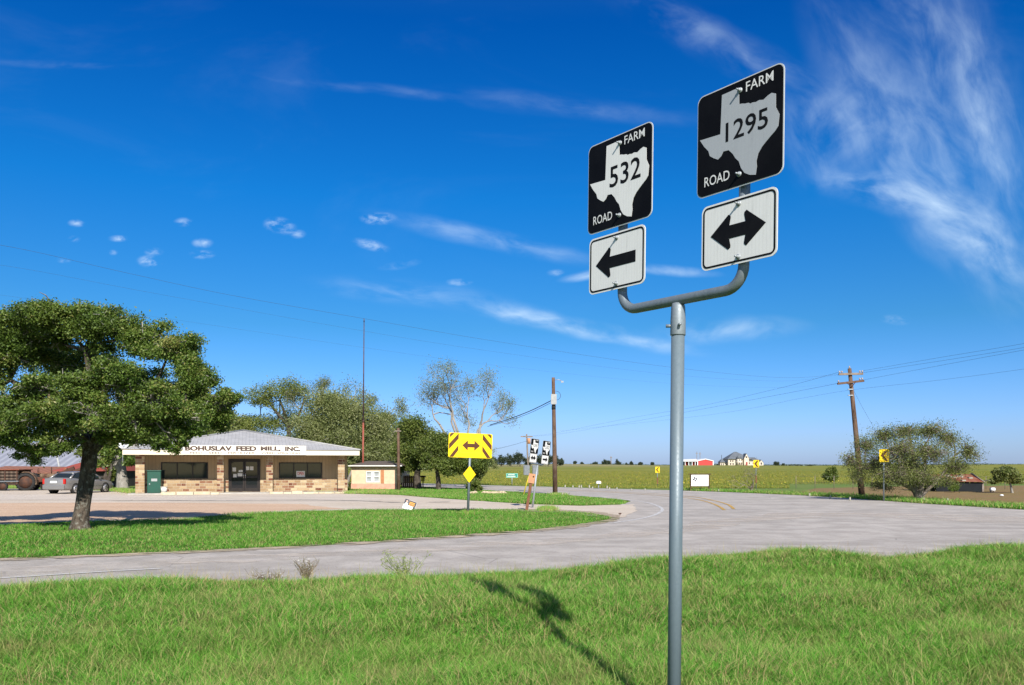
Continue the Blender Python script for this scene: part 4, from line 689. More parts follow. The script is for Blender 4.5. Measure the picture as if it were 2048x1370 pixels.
def fm_panel(par, x, z, num, numbox, hw=.305, white=None, fancy=True, roll=0):
    """24 inch black square with the state's outline; local x right, z up, face towards -y"""
    e = bpy.data.objects.new('route_panel', None); e.parent = par; COL.objects.link(e); e.location = (x, 0, z); e.rotation_euler = (0, roll, 0)
    s = hw * 2; white = white or MT['white_dull']; q = lambda u, v: ((u - .5) * s, (v - .5) * s)
    mb = MB(); mb.prism(rrect(s, s, .045), -.004, 0); bd = mb.build('backing', MT['rimgrey'], e)
    mb = MB(); mb.prism(rrect(s - .014, s - .014, .040), -.0065, -.004); mb.build('black_field', MT['black'], e)
    mb = MB(); mb.prism([q(*p) for p in TX], -.0085, -.0066); mb.build('state_outline', white, e)
    for txt, bx in (('FARM', (.585, .888, .862, .953)), ('ROAD', (.10, .405, .095, .19))):
        a = q(bx[0], bx[2]); c = q(bx[1], bx[3]); MB().add(*text_mesh(txt, a[0], c[0], a[1], c[1], -.0088, .004)).build('lettering', MT['white'], e, fix=False)
    mb = MB(); a = q(numbox[0], numbox[2]); c = q(numbox[1], numbox[3]); mb.add(*text_mesh(num, a[0], c[0], a[1], c[1], -.0095, .009)); mb.build('route_number', MT['black_ink'], e, fix=False)
    if fancy:
        [bolt(MB(), .01, v_ * s, -.009).build('bolt', MT['galv2'], e) for v_ in (.40, -.385)]
    return e
AR1 = [(.13, .50), (.345, .735), (.365, .765), (.395, .745), (.40, .72), (.385, .60), (.84, .60), (.84, .40), (.385, .40), (.40, .28), (.395, .255), (.365, .235), (.345, .265)]
AR2 = [(.13, .51), (.345, .745), (.372, .775), (.40, .75), (.402, .72), (.385, .61), (.60, .61), (.583, .72), (.586, .75), (.614, .775), (.64, .745), (.86, .51), (.64, .275), (.614, .245), (.586, .27), (.583, .30), (.60, .41), (.385, .41), (.402, .30), (.40, .27), (.372, .245), (.345, .275)]
def arrow_panel(par, x, z, pts, w=.533, h=.381, fancy=True, roll=0):
    e = bpy.data.objects.new('arrow_panel', None); e.parent = par; COL.objects.link(e); e.location = (x, 0, z); e.rotation_euler = (0, roll, 0); q = lambda u, v: ((u - .5) * w, (v - .5) * h)
    MB().prism(rrect(w, h, .04), -.0045, 0).build('backing', MT['white'], e)
    mb = MB(); ring(mb, rrect(w - .022, h - .022, .034), rrect(w - .043, h - .043, .025), -.0062, -.0046); mb.build('border', MT['black_ink'], e)
    MB().prism([q(*p) for p in pts], -.0064, -.0046).build('arrow', MT['black_ink'], e)
    if fancy:
        [bolt(MB(), .005, v_ * h, -.0066).build('bolt', MT['galv2'], e) for v_ in (.40, -.40)]
    return e
def fork(par, z, s, top, r=.032, bend=.13, yb=.045):
    mb = MB(); pts = [(-s, yb, top), (-s, yb, z + bend)]
    for k in range(1, 9): a = R(90 * k / 8); pts.append((-s + bend * (1 - math.cos(a)), yb, z + bend * (1 - math.sin(a))))
    for x in (-.2, 0, .2): pts.append((x, yb, z))
    for k in range(8, 0, -1): a = R(90 * k / 8); pts.append((s - bend * (1 - math.cos(a)), yb, z + bend * (1 - math.sin(a))))
    pts += [(s, yb, z + bend), (s, yb, top)]
    mb.tube(pts, r, 16); return mb.build('fork_arm', MT['galv'], par)
def fork_sign(loc, az, label, group, left, right, lean=0, post_len=2.6):
    z0 = 0; rt = root('route_sign', loc, label, 'road sign', group, (0, 0, 0)); rt.rotation_euler = (Matrix.Rotation(lean, 4, 'Y') @ Matrix.Rotation(az, 4, 'Z')).to_euler()
    return rt
px_, py_ = .968, 5.277; gz = float(hgt(px_, py_)); T0 = Vector((px_, py_, gz))
rt = fork_sign(T0, R(-53.2), 'large two-armed route sign on a grey post in the foreground grass', 'two-armed route signs', None, None, lean=R(.62))
off = .045; zz = lambda a: CZ + a - gz
mb = MB(); mb.tube([(0, off, -.25), (0, off, zz(.83))], .0415, 24); mb.build('post', MT['post'], rt)
mb = MB(); mb.tube([(0, off, zz(.81)), (0, off, zz(.815)), (0, off, zz(.90)), (0, off, zz(.985)), (0, off, zz(1.01))], [.046, .0475, .0465, .043, .036], 24)
mb.tube([(-.02, off - .02, zz(.87)), (-.055, off - .05, zz(.87))], .011, 8); mb.tube([(.035, off - .03, zz(.87)), (.06, off - .045, zz(.87))], .009, 8); mb.build('collar', MT['collar'], rt)
fork(rt, zz(1.03), .497, zz(2.12))
fm_panel(rt, -.489, zz(1.892), '532', (.36, .835, .446, .677), white=MT['white'])
fm_panel(rt, .489, zz(1.903), '1295', (.355, .835, .457, .643))
arrow_panel(rt, -.508, zz(1.362), AR1); arrow_panel(rt, .492, zz(1.349), AR2)

# small fork sign across the road
b2 = G(1067, 1016); sc2 = 1.0
rt2 = root('route_sign', b2, 'smaller leaning two-armed route sign near the tall brown pole', 'road sign', 'two-armed route signs')
rt2.rotation_euler = (Matrix.Rotation(R(6.5), 4, 'Y') @ Matrix.Rotation(R(56), 4, 'Z')).to_euler()
k2 = F / b2.y; zb = lambda py: CZ + (HY - py) / k2
MB().tube([(0, .05, -.1), (0, .05, zb(930))], .04, 10).build('post', MT['galv2'], rt2)
fork(rt2, zb(928), .46, zb(884), .028, .1)
fm_panel(rt2, -.46, zb(893.5), '1295', (.355, .835, .457, .643), white=MT['white'], fancy=False); fm_panel(rt2, .46, zb(893.8), '532', (.36, .835, .446, .677), white=MT['white'], fancy=False)
arrow_panel(rt2, -.46, zb(917), AR2, fancy=False); arrow_panel(rt2, .46, zb(917), [(1 - a, b_) for a, b_ in AR1], fancy=False)
# back-facing pair
b3 = G(1062, 989); k3 = F / b3.y; rt3 = root('route_sign', b3, 'pair of blank grey sign backs on a forked post behind the orange board', 'road sign', 'two-armed route signs', (0, 0, R(48)))
z3 = lambda py: CZ + (HY - py) / k3
MB().tube([(0, 0, -.1), (0, 0, z3(950))], .035, 8).build('post', MT['galv2'], rt3); fork(rt3, z3(950), .41, z3(930), .025, .09, 0.0)
for sx in (-.41, .41): MB().prism(rrect(.5, .60, .04, cx=sx, cz=z3(940)), .03, .036).build('panel', MT['alu'], rt3); MB().box(sx - .02, sx + .02, -.04, -.026, z3(949), z3(931)).build('clamp', MT['galv2'], rt3); MB().prism(rrect(.5, .60, .04, cx=sx, cz=z3(940)), -.026, -.02).build('panel', MT['alu'], rt3)

# double arrow board
b4 = G(936, 1030); k4 = F / b4.y; Wd, Hd = 88 / k4, 49 / k4; z4 = lambda py: CZ + (HY - py) / k4
rt4 = root('warning_board', b4, 'large yellow board with brown double arrow and corner stripes', 'road sign', None, (0, 0, 0)); rt4.rotation_euler = (Matrix.Rotation(R(2.0), 4, 'Y') @ Matrix.Rotation(R(10), 4, 'Z')).to_euler()
cz4 = z4(891); MB().tube([(0, .05, -.1), (0, .05, cz4 + .3)], .045, 12).build('post', MT['galv'], rt4)
MB().prism(rrect(Wd, Hd, .06, cz=cz4), -.006, 0).build('panel', MT['yellow'], rt4)
pan = rt4.children[-1]
def uvp(pts): return [((u - .5) * Wd, cz4 + (v - .5) * Hd) for u, v in pts]
for sgn in (0, 1):
    mb = MB()
    m_ = (lambda u: u) if not sgn else (lambda u: 1 - u)
    for pg in ([(.025, .80), (.025, .93), (.06, .985), (.13, .985)], [(.012, .32), (.012, .54), (.225, .985), (.225, .76)], [(.025, .015), (.225, .50), (.225, .29), (.115, .015)]):
        mb.prism(uvp([(m_(u), v) for u, v in pg]), -.0085, -.0061)
    mb.build('corner_stripes', MT['brownp'], rt4)
MB().prism(uvp([(.315, .50), (.44, .71), (.44, .575), (.59, .575), (.59, .71), (.72, .50), (.59, .29), (.59, .425), (.44, .425), (.44, .29)]), -.0105, -.0086).build('double_arrow', MT['brownp'], rt4)
mb = MB(); ring(mb, rrect(Wd * .47, Hd * .60, .02, cx=.01 * Wd, cz=cz4), rrect(Wd * .47 - .03, Hd * .60 - .03, .01, cx=.01 * Wd, cz=cz4), -.0085, -.0061); mb.build('inner_frame_line', M('dim_yellow_seam', (.42, .30, .02), None, 4, .6), rt4)
czd = z4(948.5); dd = .30; MB().prism([(0, czd + dd), (dd * .75, czd), (0, czd - dd), (-dd * .75, czd)], -.012, -.006).build('diamond_marker', MT['yellow'], rt4)

def chevron(px, ytop, ybot, ybase, label, hpx, wpx, az, rust=None):
    b = G(px, ybase); k = F / b.y; z = lambda py: CZ + (HY - py) / k; rt = root('chevron_sign', b, label, 'road sign', 'left-pointing chevron signs', (0, 0, az)); h = (ybot - ytop) / k; w = wpx / k / math.cos(az); c = z((ytop + ybot) / 2)
    MB().tube([(0, .04, -.1), (0, .04, z(ytop + 3))], .032, 8).build('post', MT['galv'], rt)
    if rust: MB().box(-.05, .05, .0, .03, z(rust[1]), z(rust[0])).build('rusty_sleeve', MT['rustpost'], rt)
    MB().prism(rrect(w, h, .03, cz=c), -.005, 0).build('panel', MT['chev'], rt)
    P = [(.12, .5), (.62, .93), (.82, .93), (.82, .86), (.47, .5), (.82, .14), (.82, .07), (.62, .07)]
    MB().prism([((u - .5) * w, c + (v - .5) * h) for u, v in P], -.008, -.0051).build('chevron', MT['brownp'], rt)
chevron(1768.5, 898.5, 924, 1003, 'bright yellow chevron sign in front of the spreading tree', 25, 21, R(8))
chevron(1512.5, 920, 935, 982, 'chevron sign rising over the leafless bush', 15, 12, R(10), (951, 966))
chevron(1315, 933.5, 945.5, 972, 'small chevron sign left of the grey foreground post', 12, 9, R(10), (955, 968))

# white landowner sign with Texas star shape
b5 = G(1400, 982); k5 = F / b5.y; z5 = lambda py: CZ + (HY - py) / k5; x5 = lambda px: (px - 1400) / k5
rt5 = root('entrance_sign', b5, 'white panel with dark state outline hung between two dark posts', 'sign')
for a in (1381.5, 1418): MB().box(x5(a - 1), x5(a + 1), -.05, .07, -.1, z5(947.5), .01).build('post', MT['darkiron'], rt5)
MB().box(x5(1377), x5(1422), -.06, .08, z5(949), z5(947.4), .01).build('top_beam', MT['darkiron'], rt5); MB().box(x5(1383), x5(1417), .0, .03, z5(973.5), z5(972.6)).build('lower_bar', MT['darkiron'], rt5)
MB().box(x5(1382.6), x5(1417), -.02, .02, z5(971.9), z5(949.6)).build('panel', MT['bill'], rt5)
sx = 10.5 / k5; sc_ = 12 / k5; tx5 = [((u - .5) * sx + x5(1389.3), (v - .5) * sc_ + z5(958.5)) for u, v in TX]
MB().prism(tx5, -.025, -.021).build('state_emblem', MT['navy'], rt5); cw = .17 * sx; MB().tube([(x5(1390.3), -.026, z5(958.8)), (x5(1390.3), -.03, z5(958.8))], 1.7 / k5, 12).build('emblem_centre', MT['bill'], rt5)
pgp = M('pale_grey_print', (.58, .58, .60), (.65, .65, .66), 9, .7)
for (a0, a1, yy, hh_) in ((1393, 1414, 953, 1.4), (1397, 1408, 958, 1.6), (1394, 1414, 963, 1), (1388, 1412, 968, .7)):
    q_ = random.Random(int(yy)); xx = a0; mb = MB()
    while xx < a1: l_ = q_.uniform(.8, 1.8); mb.box(x5(xx), x5(min(a1, xx + l_)), -.0235, -.0205, z5(yy + hh_ / 2), z5(yy - hh_ / 2)); xx += l_ + .5
    mb.build('faint_lettering', pgp, rt5)
# green street-name sign
b6 = G(1024, 971); k6 = F / b6.y; z6 = lambda py: CZ + (HY - py) / k6
rt6 = root('street_name_sign', b6, 'green road name sign with white border on a thin post', 'sign', None, (0, 0, R(6)))
MB().tube([(0, .03, -.1), (0, .03, z6(950))], .035, 6).build('post', MT['galv2'], rt6); w6, h6 = 23.5 / k6, 8.5 / k6
MB().prism(rrect(w6, h6, .05, cz=z6(951)), -.005, 0).build('panel', M('pale_teal_border', (.25, .6, .5), None, 4, .6), rt6); MB().prism(rrect(w6 - .08, h6 - .08, .04, cz=z6(951)), -.008, -.0051).build('green_face', MT['green_sign'], rt6)
q_ = random.Random(4)
for yy, a0, a1 in ((949.4, -8, 4), (952.8, -9.5, 6)):
    xx = a0; mb = MB()
    while xx < a1: l_ = q_.uniform(.8, 1.4); mb.box(xx / k6, (xx + l_) / k6, -.0105, -.0081, z6(yy + .9), z6(yy - .9)); xx += l_ + .45
    mb.build('white_lettering', MT['paper'], rt6)
# orange board on leaning brown post
b7 = G(1053, 1022); k7 = F / b7.y; rt7 = root('leaning_board', b7, 'small faded orange board on a tilted rusty post', 'sign', None, (0, R(9), 0)); L7 = 74 / k7
MB().box(-.055, .055, 0, .09, -.1, L7 * .78, .01).build('post', MT['rustpost'], rt7); MB().box(-6.5 / k7, 6.5 / k7, -.03, 0, L7 * .76, L7 * 1.02, .008).build('board', MT['orangeb'], rt7)
MB().tube([(.06, -.028, L7 * .95), (.06, -.05, L7 * .95)], .03, 8).build('bolt', MT['darkiron'], rt7)
# yellow guy guard
b8 = G(1046, 991); k8 = F / b8.y; o = MB().tube([(0, 0, -.05), (11 / k8, 0, 36 / k8), (14 / k8, 0, 44 / k8)], [.035, .035, .03], 10).build('guy_wire_guard', MT['pvc']); o.location = b8; tag(o, 'slanted yellow guy wire guard left of the orange board', 'guy guard')
# election yard sign
b9 = G(812, 1020); k9 = F / b9.y; rt9 = root('yard_sign', b9, 'tilted yard sign with a portrait and orange block', 'sign', None, (R(-12), R(20), R(4))); w9, h9 = 24.5 / k9, 20 / k9
q9 = lambda pts: [((u - .35) * w9, .03 + v * h9) for u, v in pts]
MB().prism(q9([(0, 0), (1, 0), (1, 1), (0, 1)]), -.004, 0).build('panel', MT['bill'], rt9)
MB().prism(q9([(0, .45), (.33, .45), (.33, 1), (0, 1)]), -.006, -.0041).build('portrait_background', MT['navy'], rt9)
hd = [(.19 + .075 * math.cos(R(a)), .80 + .11 * math.sin(R(a))) for a in range(0, 360, 24)]
MB().prism(q9(hd), -.008, -.0061).build('portrait_head', MT['skin'], rt9); MB().prism(q9([(.06, .46), (.08, .58), (.15, .68), (.24, .68), (.31, .58), (.32, .46)]), -.008, -.0061).build('portrait_shoulders', MT['paper'], rt9)
MB().prism(q9([(.34, .45), (.985, .45), (.985, .985), (.34, .985)]), -.006, -.0041).build('dark_block', MT['navy'], rt9); MB().prism(q9([(.42, .50), (.88, .50), (.88, .86), (.42, .86)]), -.008, -.0061).build('orange_block', MT['orangeprint'], rt9)
MB().prism(q9([(.80, .02), (.985, .02), (.985, .44), (.80, .44)]), -.006, -.0041).build('dark_corner', MT['navy'], rt9); MB().prism(q9([(.03, .05), (.76, .05), (.76, .09), (.03, .09)]), -.006, -.0041).build('blue_line', MT['bluep'], rt9)
mb = MB(); q_ = random.Random(9)
for v_ in (.74, .60):
    u_ = .46
    while u_ < .84: l_ = q_.uniform(.03, .06); mb.prism(q9([(u_, v_ - .04), (u_ + l_, v_ - .04), (u_ + l_, v_ + .04), (u_, v_ + .04)]), -.0095, -.0081); u_ += l_ + .02
mb.build('dark_lettering', MT['navy'], rt9)
[MB().tube([(x_, .01, -.15), (x_, .01, .25)], .006, 6).build('wire_stake', MT['galv2'], rt9) for x_ in (-.05, .3)]

# ------------------------------------------------------------------ stone-fronted shop
A_ = G(270, 990.5); B_ = G(702, 986.5); dv = B_ - A_; LB = dv.length; azb = math.atan2(dv.y, dv.x)
Mb = Matrix.Translation(A_) @ Matrix.Rotation(azb, 4, 'Z'); Mi = Mb.inverted()
def fx(px, yo=0.0):
    """x along the shop front of the point seen at photo column px on the plane local y = yo"""
    o_ = Mi @ Vector((0, 0, CZ)); d_ = Mi.to_3x3() @ Vector(((px - CX) / F, 1, 0)); t_ = (yo - o_.y) / d_.y; return o_.x + d_.x * t_, t_
def fz(px, py, yo=0.0): x_, t_ = fx(px, yo); return CZ + (HY - py) / F * t_
shop = root('stone_shop', A_, 'low tan shop with patchwork stone piers and grey metal hip roof', 'building', None, (0, 0, azb))
DW = 1.35; DEP = 12.5
e0 = fx(245, -.75)[0]; e1 = fx(719, -.75)[0]; ze = fz(480, 909, -.75); zt = fz(480, 899.5, -.75)
wx0, wx1 = fx(290, DW)[0] - .35, fx(690, DW)[0] + .15
P = shop
# windows / door openings on the recessed wall
def wall_with_holes(mb, x0, x1, z0, z1, y0, y1, holes):
    xs = sorted({x0, x1, *[h[0] for h in holes], *[h[1] for h in holes]}); zs = sorted({z0, z1, *[min(max(h[2], z0), z1) for h in holes], *[min(max(h[3], z0), z1) for h in holes]})
    for i in range(len(xs) - 1):
        for j in range(len(zs) - 1):
            cx_, cz_ = (xs[i] + xs[i + 1]) / 2, (zs[j] + zs[j + 1]) / 2
            if not any(h[0] < cx_ < h[1] and h[2] < cz_ < h[3] for h in holes): mb.box(xs[i], xs[i + 1], y0, y1, zs[j], zs[j + 1])
holes = []
for a, b_, t_, bt in ((322, 416, 924.5, 957.5), (457, 520.5, 918, 986), (558, 644, 925, 956.5)): holes.append((fx(a, DW)[0], fx(b_, DW)[0], fz((a + b_) / 2, bt, DW), fz((a + b_) / 2, t_, DW)))
holes[1] = (holes[1][0], holes[1][1], .12, holes[1][3])
zst = fz(480, 959, DW)
mb = MB(); wall_with_holes(mb, wx0, wx1, zst, ze + .05, DW, DW + .2, holes); mb.build('siding_wall', MT['siding'], P)
mb = MB(); wall_with_holes(mb, wx0, wx1, 0, zst, DW - .10, DW + .2, [(h[0] - .0, h[1] + .0, h[2], h[3]) for h in holes]); mb.build('stone_wall', MT['stone'], P)
mb = MB(); mb.box(wx0, wx0 + .2, DW + .2, DEP, 0, ze + .05); mb.box(wx1 - .2, wx1, DW + .2, DEP, 0, ze + .05); mb.box(wx0, wx1, DEP, DEP + .2, 0, ze + .05); mb.build('rear_walls', MT['peach'], P)
MB().box(e0 + .1, e1 - .1, -.70, DEP + .6, ze - .01, ze + .06).build('soffit', MT['soffit'], P)
MB().box(wx0 - .4, wx1 + .4, -.35, DW - .1, -.02, .11, .02).build('porch_slab', MT['concrete'], P)
for i, (a, b_, zd) in enumerate(((270.5, 289, 0), (434, 447.5, .05), (532.5, 545.5, .05), (676, 689.5, 0))):
    x0, x1 = fx(a)[0], fx(b_)[0]; MB().box(x0, x1, 0, x1 - x0, 0.0 if zd == 0 else .115, ze - .012, .015).build('stone_pier', MT['stone'], P)
for i in (0, 2):
    x0, x1, z0, z1 = holes[i]; w = MB(); y = DW + .02
    for bx in ((x0, x1, z0, z0 + .06), (x0, x1, z1 - .06, z1), (x0, x0 + .06, z0 + .06, z1 - .06), (x1 - .06, x1, z0 + .06, z1 - .06)): w.box(bx[0], bx[1], y - .06, y + .05, bx[2], bx[3])
    wn = w.build('window', MT['bronze'], P); mm_ = [.34, .67] if i == 0 else [.34, .66]
    for f_ in mm_: MB().box(x0 + (x1 - x0) * f_ - .03, x0 + (x1 - x0) * f_ + .03, y - .04, y + .04, z0 + .06, z1 - .06).build('mullion', MT['bronze'], wn)
    MB().box(x0 + .06, x1 - .06, y + .045, y + .055, z0 + .06, z1 - .06).build('pane', MT['glass'], wn)
    if i == 2:
        xa, xb = x0 + (x1 - x0) * .40, x0 + (x1 - x0) * .60; nt = MB().box(xa, xb, y + .036, y + .0445, z0 + .08, z0 + (z1 - z0) * .46).build('notice', MT['paper'], wn)
        MB().add(*text_mesh('OPEN', xa + .05, xb - .05, z0 + .2, z0 + .42, y + .034, .02)).build('notice_print', MT['redp'], wn, fix=False)
x0, x1, z0, z1 = holes[1]; y = DW + .02; dm = (x0 + x1) / 2
dr = MB(); [dr.box(a[0], a[1], y - .06, y + .05, a[2], a[3]) for a in ((x0, x1, z1 - .09, z1), (x0, x0 + .09, z0, z1 - .09), (x1 - .09, x1, z0, z1 - .09))]; drf = dr.build('door_frame', MT['bronze'], P)
for a, b_ in ((x0 + .095, dm - .006), (dm + .006, x1 - .095)):
    d = MB(); zz0, zz1 = z0 + .01, z1 - .095; [d.box(c[0], c[1], y - .03, y + .03, c[2], c[3]) for c in ((a, a + .09, zz0, zz1), (b_ - .09, b_, zz0, zz1), (a + .09, b_ - .09, zz0, zz0 + .22), (a + .09, b_ - .09, zz1 - .09, zz1), (a + .09, b_ - .09, zz0 + .85, zz0 + .97))]
    do = d.build('door', MT['bronze'], P); MB().box(a + .09, b_ - .09, y + .005, y + .012, zz0 + .22, zz1 - .09).build('pane', MT['glass_dark'], do)
    hx = b_ - .045 if a < dm - .5 else a + .045; MB().tube([(hx, y - .07, z0 + .85), (hx, y - .07, z0 + 1.2)], .015, 8).build('handle', MT['chrome'], do)
for (u, v, w_, h_) in ((.18, .62, .11, .15), (.2, .44, .11, .13), (.36, .47, .15, .12), (.38, .60, .13, .08), (.60, .66, .10, .14), (.73, .66, .11, .14)):
    X0 = x0 + (x1 - x0) * u; Z0 = z0 + (z1 - z0) * v; MB().box(X0 - (x1 - x0) * w_ / 2, X0 + (x1 - x0) * w_ / 2, y - .036, y - .031 + .03, Z0, Z0 + (z1 - z0) * h_ * .8).build('posted_notice', MT['paper'], P)
# fascia
mb = MB(); mb.box(e0, e1, -.78, -.74, ze - .03, zt); mb.box(e0, e0 + .04, -.74, DEP + .75, ze - .03, zt); mb.box(e1 - .04, e1, -.74, DEP + .75, ze - .03, zt); mb.box(e0, e1, DEP + .75, DEP + .79, ze - .03, zt); mb.build('fascia', MT['fascia'], P)
# hip roof: short ridge running back, ribbed sheets
def apex(px, py, yo): x_, t_ = fx(px, yo); return x_, CZ + (HY - py) / F * t_
ya = (-.8 + DEP + .8) / 2 - .3; ax_, az_ = apex(487, 861, ya); y0r, y1r = -.84, DEP + .84; x0r, x1r = e0 - .05, e1 + .05; zr = zt + .004
yb1, yb2 = ya, y1r - (ya - y0r)
mb = MB(); mb.add([(x0r, y0r, zr), (x1r, y0r, zr), (x1r, y1r, zr), (x0r, y1r, zr), (ax_, yb1, az_), (ax_, max(yb2, yb1 + .1), az_)], [(0, 1, 4), (1, 2, 5, 4), (2, 3, 5), (3, 0, 4, 5), (0, 3, 2, 1)])
nr_ = 62
for i in range(1, nr_):
    x = x0r + (x1r - x0r) * i / nr_; f_ = (x - x0r) / (ax_ - x0r) if x < ax_ else (x1r - x) / (x1r - ax_); p0 = Vector((x, y0r, zr)); p1 = Vector((x, y0r + (yb1 - y0r) * f_, zr + (az_ - zr) * f_)); p1 = p0.lerp(p1, .985)
    up = Vector((0, 0, .018)); w_ = Vector((.022, 0, 0)); mb.add([p0 - w_, p0 + w_, p1 + w_, p1 - w_, p0 - w_ * .5 + up, p0 + w_ * .5 + up, p1 + w_ * .5 + up, p1 - w_ * .5 + up], [(4, 5, 6, 7), (0, 1, 5, 4), (1, 2, 6, 5), (3, 7, 6, 2), (0, 4, 7, 3)])
rf = mb.build('roof', MT['roof'], P)
mb = MB()
for c_ in ((x0r, y0r), (x1r, y0r)): mb.tube([(c_[0], c_[1], zr + .03), (ax_, yb1, az_ + .03)], .05, 6)
mb.build('hip_cap', MT['roof'], rf)
# name board
s0, s1 = fx(366, -.84)[0], fx(612, -.84)[0]; sb, stp = fz(490, 909.5, -.84), fz(490, 891, -.84)
bd = MB().box(s0, s1, -.86, -.81, sb, stp).build('name_board', MT['cream_board'], P); hb = stp - sb
for wd, a, b_, dz in (('BOHUSLAV', 370, 464, 0), ('FEED', 472, 513, 0), ('MILL,', 521, 561.5, .045), ('INC.', 570, 601, 0)): MB().add(*text_mesh(wd, fx(a, -.86)[0], fx(b_, -.86)[0], sb + hb * (.40 - dz), sb + hb * .93, -.8625, .055)).build('main_lettering', MT['brown_ink'], bd, fix=False)
for wd, a, b_ in (('FEED', 380, 405), ('SEED', 417.5, 444), ('FERTILIZER', 456, 510), ('WEED SPRAYING', 522, 601)): MB().add(*text_mesh(wd, fx(a, -.86)[0], fx(b_, -.86)[0], sb + hb * .08, sb + hb * .30, -.8625, .03)).build('small_lettering', MT['grey_ink'], bd, fix=False)
# rough limestone kerb blocks along the porch
rk = random.Random(5); xk = fx(322, -.4)[0]; kerbs = 0
while xk < fx(672, -.4)[0]:
    l_ = rk.uniform(.5, 1.1); h_ = rk.uniform(.10, .2)
    if not (fx(450, -.4)[0] < xk + l_ / 2 < fx(528, -.4)[0]): kerbs += 1; MB().box(xk, xk + l_ - .04, -.62, -.38, 0, h_, .03).build('kerb_stone', MT['limestone'], P)
    xk += l_
# things around the shop
def on_front(px, py_base, yo): x_, t_ = fx(px, yo); return Mb @ Vector((x_, yo, 0))
g = on_front(309, 985, .5); gb = root('utility_cabinet', g, 'dark green metal cabinet standing at the left pier of the shop', 'cabinet', None, (0, 0, azb)); kk = g.y / F
MB().box(-12.5 * kk, 12.5 * kk, -.3, .3, .12, 1.42, .02).build('cabinet_body', MT['greenbox'], gb); MB().box(-13.5 * kk, 13.5 * kk, -.34, .32, 1.423, 1.48, .01).build('lid', MT['greenbox'], gb); MB().box(-5 * kk, 6 * kk, -.312, -.303, .82, .98).build('label_plate', MT['trans'], gb)
[MB().box(a, a + .06, -.28, .28, 0, .118).build('leg', MT['darkiron'], gb) for a in (-11 * kk, 9 * kk)]; MB().box(-9 * kk, -7 * kk, -.325, -.303, .62, .7).build('latch', MT['galv2'], gb)
g = on_front(328, 987, -.15); bk = root('bucket', g + Vector((0, 0, .115)), 'white bucket beside the green cabinet', 'bucket'); mb = MB(); mb.tube([(0, 0, 0), (0, 0, .36)], [.15, .19], 16, cap=True); mb.build('pail', MT['bucket'], bk); mb = MB(); mb.tube([(0, 0, .35), (0, 0, .385)], .205, 16); mb.build('rim', MT['bucket'], bk)
MB().tube([(-.2, 0, .33), (-.12, -.1, .2), (0, -.22, .15), (.12, -.1, .2), (.2, 0, .33)], .006, 5).build('handle', MT['galv2'], bk)
# satellite dish on the roof corner
dp = Mb @ Vector((e0 - .02, -.5, ze)); ds = root('satellite_dish', dp, 'round white satellite dish on a thin mast at the left roof corner', 'satellite dish'); mb = MB(); mb.tube([(0, 0, -.5), (0, 0, .55)], .022, 8); mb.build('mast', MT['galv2'], ds)
mb = MB(); nn = 20; vs = [(0, .05, 0)]; 
for rr, yy in ((.12, .035), (.24, 0.0), (.30, -.03)): vs += [(rr * math.cos(2 * math.pi * k / nn), yy, rr * 1.08 * math.sin(2 * math.pi * k / nn)) for k in range(nn)]
fs = [(0, 1 + k, 1 + (k + 1) % nn) for k in range(nn)] + [(1 + r_ * nn + k, 1 + (r_ + 1) * nn + k, 1 + (r_ + 1) * nn + (k + 1) % nn, 1 + r_ * nn + (k + 1) % nn) for r_ in range(2) for k in range(nn)]
Md = Matrix.Translation((.08, -.1, .62)) @ Matrix.Rotation(R(-20), 4, 'X') @ Matrix.Rotation(R(20), 4, 'Z'); mb.add([Md @ Vector(v) for v in vs], fs, True); mb.build('reflector', MT['mailbox'], ds, fix=False)
mb = MB(); mb.tube([Md @ Vector((0, .0, -.3)), Md @ Vector((0, -.35, -.05))], .015, 6); mb.box(-.04, .04, -.04, .04, -.04, .04, 0, Md @ Matrix.Translation((0, -.36, -.03))); mb.build('receiver_arm', MT['darkiron'], ds)

# ------------------------------------------------------------------ peach house, fence
A2 = G(700, 981); B2 = G(797, 978.5); Yh = (A2.y + B2.y) / 2; kh = Yh / F; hx = lambda px: (px - 748) * kh; hz = lambda py: CZ + (HY - py) * kh
hs_ = root('peach_house', Vector(((748 - CX) * kh, Yh, 0)), 'small peach house with white double window and orange-brown shutter', 'house')
mb = MB(); wall_with_holes(mb, hx(703), hx(793), .45, hz(931), 0, .2, [(hx(731.5), hx(760), hz(965.5), hz(942))]); mb.box(hx(703), hx(703) + .2, .2, 8, .45, hz(931)); mb.box(hx(793) - .2, hx(793), .2, 8, .45, hz(931)); mb.build('wall', MT['peach'], hs_)
MB().box(hx(703) - .03, hx(793) + .03, -.04, .2, -.05, .448).build('brick_base', MT['pinkbrick'], hs_)
for a, b_ in ((732, 744.3), (746.8, 759.5)):
    w = MB(); x0, x1, z0, z1 = hx(a), hx(b_), hz(965), hz(942.5); [w.box(*c) for c in ((x0, x1, -.03, .05, z0, z0 + .07), (x0, x1, -.03, .05, z1 - .07, z1), (x0, x0 + .06, -.03, .05, z0 + .07, z1 - .07), (x1 - .06, x1, -.03, .05, z0 + .07, z1 - .07), (x0 + .06, x1 - .06, -.03, .05, (z0 + z1) / 2 - .03, (z0 + z1) / 2 + .03))]
    wo = w.build('window', MT['white_trim'], hs_); MB().box(x0 + .06, x1 - .06, .05, .06, z0 + .07, z1 - .07).build('pane', MT['blind'], wo)
MB().box(hx(744.5), hx(746.6), -.02, .06, hz(965), hz(942.5)).build('window_post', MT['white_trim'], hs_); MB().box(hx(762), hx(768), -.05, -.002, hz(966), hz(940)).build('shutter', MT['shutter'], hs_)
